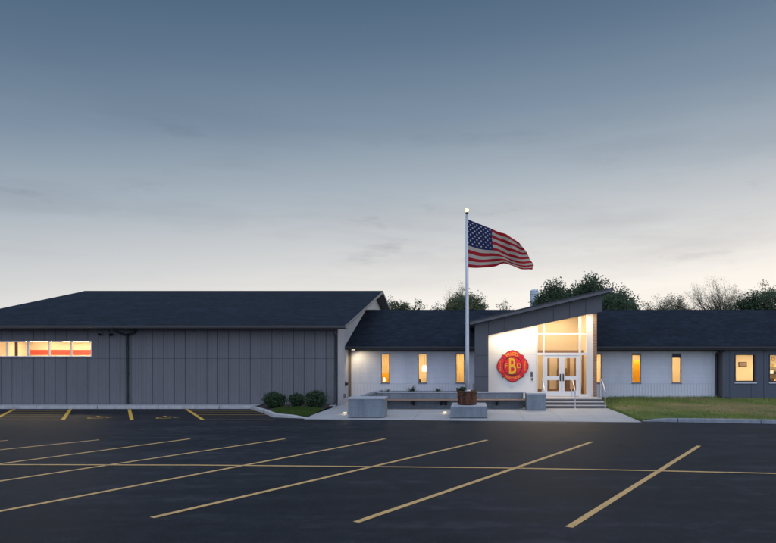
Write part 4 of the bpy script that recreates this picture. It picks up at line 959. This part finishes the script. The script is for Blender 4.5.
# shrubs by the hall -----------------------------------------------------------
for i, (u0, u1, vt, vb, lb) in enumerate(((263, 286, 392.5, 408.5, 'rounded dark green shrub at the hall wall, farthest left of the three'), (289, 304.5, 394, 407.5, 'smallest dark green shrub, between the two larger shrubs by the hall'), (304.5, 327, 391.5, 408, 'widest dark green shrub by the hall, nearest the walkway'))):
    x, y = GND((u0+u1)/2, vb, .1); w = (u1-u0)*y/F/2; h = (vb-vt)*y/F
    o = empty('shrub', (x, y, .1), lb, 'shrub', 'shrubs along the hall wall')
    leafy(o, 'foliage', (x, y, .1+h*.53), (w*.95, w*.74, h*.50), 6500 if i != 1 else 3600, .06, [M['leaf_bush'], M['leaf_dark']], 40+i, shell=.45)
    sh = MB(); rr = random.Random(70+i)
    for k in range(26):
        a = rr.uniform(0, 6.28); q_ = rr.uniform(.1, .85); bx, by = x+math.cos(a)*w*q_, y+math.sin(a)*w*.75*q_; top = h*rr.uniform(.85, 1.16)*(1-.25*q_)
        for n_ in range(34):
            z_ = .1+h*.45+(top-h*.45)*n_/34; c_ = Vector((bx+rr.gauss(0, .035), by+rr.gauss(0, .035), z_)); a_ = Vector((rr.gauss(0, 1), rr.gauss(0, 1), rr.gauss(0, .6))).normalized(); b_ = a_.orthogonal().normalized()
            sh.quad(c_-b_*.018, c_+a_*.035, c_+b_*.018, c_-a_*.035, rr.randint(0, 1))
    sh.build('shoots', [M['leaf_bush'], M['leaf_dark']], o)
    mb = MB()
    rr = random.Random(i)
    for k in range(7): a = rr.uniform(0, 6.28); mb.tube([(x+.05*math.cos(a), y+.05*math.sin(a), .08), (x+w*.5*math.cos(a), y+w*.4*math.sin(a), .1+h*.6)], [.02, .006], 5)
    mb.build('stem', M['bark'], o)

# ------------------------------------------------------------------ trees behind and silo
def limbs(mb, p, d, L, R, lvl, r, tips, spread=.5, twig=3, mindet=5):
    pts = [p]; rad = [R]; q = p.copy(); dd = d.copy(); n = 4
    for k in range(n):
        dd = (dd + Vector((r.gauss(0, .13), r.gauss(0, .13), r.gauss(.03, .1)))).normalized(); q = q + dd*L/n; pts.append(q.copy()); rad.append(R*(1-.55*(k+1)/n))
    mb.tube(pts, rad, mindet if lvl > 1 else 3, cap=False)
    if lvl == 0: tips.append((q.copy(), dd.copy())); return
    nb = r.randint(twig-1, twig+1)
    for b in range(nb):
        t = r.uniform(.35, 1.0); i = min(n-1, int(t*n)); bp = pts[i] + (pts[i+1]-pts[i])*(t*n-i)
        nd = (dd + Vector((r.gauss(0, spread), r.gauss(0, spread), r.gauss(.12, spread*.6)))).normalized()
        limbs(mb, bp, nd, L*r.uniform(.5, .75), rad[i]*.6, lvl-1, r, tips, spread, twig, mindet)
    limbs(mb, pts[-1], dd, L*.6, rad[-1], lvl-1, r, tips, spread, twig, mindet)
def tree(u0, u1, vt, Y, kind, label, seed, nleaf=6000):
    r = random.Random(seed); x = PX((u0+u1)/2, Y); w = (u1-u0)*Y/F/2; h = PZ(vt, Y)
    o = empty('tree' if kind != 'bare' else 'bare_tree', (x, Y, -.08), label, 'tree', 'trees behind the roofs')
    mb = MB(); tips = []; ht = h*.34
    mb.tube([(x, Y, -.1), (x+.05, Y, ht*.5), (x, Y, ht)], [h*.028, h*.022, h*.018], 8, cap=False)
    nb = {'dense': 10, 'olive': 9, 'pale': 9, 'bare': 20}[kind]
    for k in range(nb):
        a = 2*math.pi*k/nb + r.uniform(-.3, .3); tilt = r.uniform(.15, 1.0)*w/(h*.5)
        d = Vector((math.cos(a)*tilt, math.sin(a)*tilt, 1)).normalized(); L = (h-ht)*.44
        limbs(mb, Vector((x, Y, ht*r.uniform(.75, 1))), d, L*r.uniform(.8, 1.1), h*.011, 2 if kind not in ('bare', 'pale') else 3, r, tips, .42 if kind != 'bare' else .36, 3)
    # squeeze the growth to the crown's size
    zmax = max(p[2] for p in mb.v); xm = sorted(abs(p[0]-x) for p in mb.v)[int(len(mb.v)*.985)]; kz = (h-ht*.75)/(zmax-ht*.75); kx = w*.93/xm
    def sq(p): return Vector((x+(p[0]-x)*kx if abs(p[0]-x) > .0 and p[2] > ht*.75 else p[0], Y+(p[1]-Y)*kx if p[2] > ht*.75 else p[1], ht*.75+(p[2]-ht*.75)*kz if p[2] > ht*.75 else p[2]))
    mb.v = [tuple(sq(p)) for p in mb.v]; tips = [(sq(p), d) for p, d in tips]
    mb.build('trunk', M['bark'], o)
    lm = {'dense': [M['leaf_dark'], M['leaf_deep']], 'olive': [M['leaf_olive'], M['leaf_dark']], 'pale': [M['leaf_pale'], M['leaf_olive']], 'bare': [M['leaf_pale'], M['leaf_olive']]}[kind]
    mb = MB(); sz = {'dense': .23, 'olive': .18, 'pale': .14, 'bare': .09}[kind]*(Y/75); nleaf = int(nleaf*{'dense': 3.6, 'olive': 4.2, 'pale': 4.5, 'bare': 3.0}[kind]); sp = {'dense': .075, 'olive': .07, 'pale': .06, 'bare': .05}[kind]*h
    cen = []
    while kind in ('dense', 'olive') and len(cen) < 70:
        g_ = Vector((r.uniform(-1, 1), r.uniform(-1, 1), r.uniform(-1, 1)))
        if .45 < g_.length < 1: cen.append(Vector((x + g_.x*w*.88, Y + g_.y*w*.88, h*.60 + g_.z*h*.345)))
    for k in range(nleaf):
        p, d = r.choice(tips)
        if cen and r.random() < .62: p = r.choice(cen)
        tone = (hash((round(p.x, 1), round(p.z, 1))) % 100)/100
        g_ = Vector((r.gauss(0, 1), r.gauss(0, 1), r.gauss(0, .8))); g_ = g_ if g_.length < 1.7 else g_.normalized()*r.uniform(.6, 1.7); q = p + g_*sp*(.62 if kind == 'dense' else .5)
        if kind == 'none': q = Vector((x, Y, h*.62)) + (q - Vector((x, Y, h*.62)))*r.uniform(.35, .95)
        a = Vector((r.gauss(0, 1), r.gauss(0, 1), r.gauss(0, 1))).normalized(); b = a.orthogonal().normalized(); s = sz*r.uniform(.5, 1.2)
        mb.quad(q-b*s*.42, q+a*s*.5, q+b*s*.42, q-a*s*.5, 0 if tone + r.gauss(0, .2) < .55 else 1)
    mb.build('crown', lm, o)
TREES = [(383, 419, 299.5, 78, 'olive', 'small olive green tree right behind the ridge end of the grey hall', 2600),
 (430, 470, 293, 76, 'olive', 'green tree just left of the flagpole', 3600), (452, 490, 290.5, 80, 'olive', 'green tree just right of the flagpole, wider than its neighbours', 3200),
 (446, 470, 280, 84, 'bare', 'thin bare twiggy tree rising beside the flagpole above the green crowns', 500),
 (484, 534, 301.5, 74, 'pale', 'low pale sparse tree left of the silo', 3200),
 (536, 572, 283, 84, 'dense', 'dense dark tree right beside the silo', 6500), (560, 612, 279, 88, 'dense', 'tallest dense dark tree behind the tilted entrance roof', 8000), (578, 628, 288, 92, 'dense', 'dense dark tree farthest back, filling in between the tallest tree and the roof tip', 5000), (541, 575, 290, 96, 'dense', 'dark tree farthest back, right behind the tree beside the silo', 3000), (600, 639, 290, 80, 'dense', 'dense dark tree just right of the tilted roof tip', 6000),
 (638, 672, 297, 84, 'pale', 'pale thin-leaved tree beyond the roof, next to the dark tree by the entrance roof', 1500), (664, 697, 295, 88, 'pale', 'pale thin-leaved tree beyond the roof, next to the big bare tree', 1700),
 (688, 766, 275, 86, 'bare', 'wide bare twiggy tree above the right-hand roof', 5200),
 (731, 762, 292, 78, 'dense', 'low dark green tree in front of the wide bare tree', 3500), (752, 800, 284, 80, 'olive', 'olive green tree at the right edge of the photo', 3500), (766, 840, 288, 74, 'dense', 'dark tree cut off by the right edge of the photo', 5000)]
for i, (u0, u1, vt, Y, kd, lb, nl) in enumerate(TREES): tree(u0, u1, vt, Y, kd, lb, 100+i, nl)
Ys = 140; xs_ = PX(534.3, Ys); rs = 4.2*Ys/F; zt = PZ(291.5, Ys)
silo = empty('silo', (xs_, Ys, -.08), 'pale blue-grey silo with domed top between the trees', 'silo')
mb = MB(); mb.lathe((xs_, Ys, -.1), [(rs, 0), (rs, zt*.5), (rs, zt+.1)], 32)
mb.build('shell', mat('silo steel', (.52, .58, .64), .5, .08, .5, 4, .05), silo, smooth=False)
mb = MB(); mb.lathe((xs_, Ys, zt), [(rs*1.02, 0), (rs*.95, rs*.2), (rs*.6, rs*.42), (rs*.2, rs*.52), (.05, rs*.54)], 32); mb.build('dome', mat('silo dome', (.58, .63, .68), .5, .06), silo, smooth=True)
mb = MB()
for k in range(9): mb.lathe((xs_, Ys, zt*.2 + k*zt*.095), [(rs, -.05), (rs+.04, 0), (rs, .05)], 32)
mb.build('band', M['frame_grey'], silo)

# ------------------------------------------------------------------ sky, sun, lamps
W = bpy.data.worlds.new('World'); S.world = W; W.use_nodes = True; nt = W.node_tree; bg = nt.nodes['Background']
SUN_AZ, SUN_EL = math.radians(40), math.radians(4)   # azimuth to the right of the view
sky = N(nt, 'ShaderNodeTexSky', sky_type='NISHITA'); sky.sun_disc = False; sky.sun_elevation = math.radians(1.5); sky.sun_rotation = SUN_AZ
tc = N(nt, 'ShaderNodeTexCoord'); nv = N(nt, 'ShaderNodeVectorMath', operation='NORMALIZE'); nt.links.new(tc.outputs['Generated'], nv.inputs[0])
sp = N(nt, 'ShaderNodeSeparateXYZ'); nt.links.new(nv.outputs[0], sp.inputs[0])
# elevation gradient of the dusk sky, lifted towards the afterglow on the right
dot = N(nt, 'ShaderNodeVectorMath', operation='DOT_PRODUCT'); nt.links.new(nv.outputs[0], dot.inputs[0]); dot.inputs[1].default_value = (math.sin(SUN_AZ), math.cos(SUN_AZ), 0)
glow = math_(nt, 'MULTIPLY', dot.outputs['Value'], .15)
el = math_(nt, 'SUBTRACT', sp.outputs[2], glow); el = math_(nt, 'ADD', el, .115)
col = ramp(nt, el, [(.0, (.93, .875, .80)), (.09, (.86, .82, .765)), (.17, (.60, .605, .61)), (.27, (.355, .41, .465)), (.36, (.195, .26, .34)), (.46, (.100, .160, .24)), (.545, (.058, .106, .175)), (.70, (.17, .24, .35)), (.85, (.42, .52, .70))])  # last stops brighten the unseen overhead sky, added to light the facades
back = math_(nt, 'MAXIMUM', math_(nt, 'MULTIPLY', sp.outputs[1], -1.0), 0.0)
col = mixc(nt, math_(nt, 'MULTIPLY', back, 1.0), col, (.90, 1.06, 1.46))  # brighter, bluer sky behind the camera, added as fill for the facades
mp = N(nt, 'ShaderNodeMapping'); mp.inputs['Scale'].default_value = (1.3, 1.3, 8); nt.links.new(nv.outputs[0], mp.inputs['Vector'])
cl = noise(nt, mp.outputs[0], 1.6, 7, .6); cm = ramp(nt, cl, [(.47, (0, 0, 0)), (.66, (1, 1, 1))])
band = ramp(nt, sp.outputs[2], [(.06, (0, 0, 0)), (.16, (1, 1, 1)), (.3, (.6,)*3), (.42, (0, 0, 0))])
col = mixc(nt, math_(nt, 'MULTIPLY', math_(nt, 'MULTIPLY', cm, band), .75), col, mixc(nt, 1.0, col, (.80, .80, .83), 'MULTIPLY'))
mp2 = N(nt, 'ShaderNodeMapping'); mp2.inputs['Scale'].default_value = (5, 5, 20); mp2.inputs['Location'].default_value = (.37, 0, .2); nt.links.new(nv.outputs[0], mp2.inputs['Vector'])
c2 = ramp(nt, noise(nt, mp2.outputs[0], 1.0, 8, .62), [(.60, (0, 0, 0)), (.72, (1, 1, 1))])
col = mixc(nt, math_(nt, 'MULTIPLY', c2, band), col, mixc(nt, 1.0, col, (.80, .80, .82), 'MULTIPLY'))
ad = mixc(nt, .005, col, sky.outputs[0], 'ADD')
nt.links.new(ad, bg.inputs['Color']); bg.inputs['Strength'].default_value = 1.0
sl_ = bpy.data.lights.new('sun', 'SUN'); sl_.energy = .35; sl_.angle = math.radians(25); sl_.color = (1, .90, .80)
so = bpy.data.objects.new('sun', sl_); COL.objects.link(so)
d = Vector((math.sin(math.radians(75))*math.cos(math.radians(14)), math.cos(math.radians(75))*math.cos(math.radians(14)), math.sin(math.radians(14))))
so.rotation_euler = d.to_track_quat('Z', 'Y').to_euler(); so.location = (20, 20, 30)
def spot(loc, to, e, ang, col=(1, .80, .52), r=.06, blend=.8):
    l = bpy.data.lights.new('lamp', 'SPOT'); l.energy = e; l.spot_size = math.radians(ang); l.spot_blend = blend; l.color = col; l.shadow_soft_size = r
    o = bpy.data.objects.new('lamp', l); COL.objects.link(o); o.location = loc; o.rotation_euler = (Vector(loc)-Vector(to)).to_track_quat('Z', 'Y').to_euler()
spot((-6.45, OY-.62, 2.93), (-5.6, OY-.05, .9), 75, 150, (1, .78, .48), .08, 1.0)
x, y = GND(445, 413.2, .05); spot((x-.03, y-.12, .17), (x-.1, y-.5, .02), 3, 130)
x, y = GND(345.4, 413.8, .05); spot((x-.0, y-.12, .17), (x-.1, y-.5, .02), 3, 130)

# ------------------------------------------------------------------ camera, render
cam = bpy.data.cameras.new('camera'); co = bpy.data.objects.new('camera', cam); COL.objects.link(co); co.location = (0, 0, H); co.rotation_euler = (math.radians(90), 0, 0)
cam.sensor_width = 36; cam.lens = 36*F/776; cam.shift_x = -(CU-388)/776; cam.shift_y = (CV-271.5)/776; cam.clip_start = .1; cam.clip_end = 4000
S.camera = co
S.view_settings.view_transform = 'Standard'; S.view_settings.look = 'None'; S.view_settings.exposure = .13; S.view_settings.gamma = 1; S.view_settings.use_curve_mapping = False
S.render.engine = 'CYCLES'; S.cycles.use_denoising = True; S.cycles.max_bounces = 8; S.cycles.transparent_max_bounces = 12; S.cycles.sample_clamp_indirect = 4
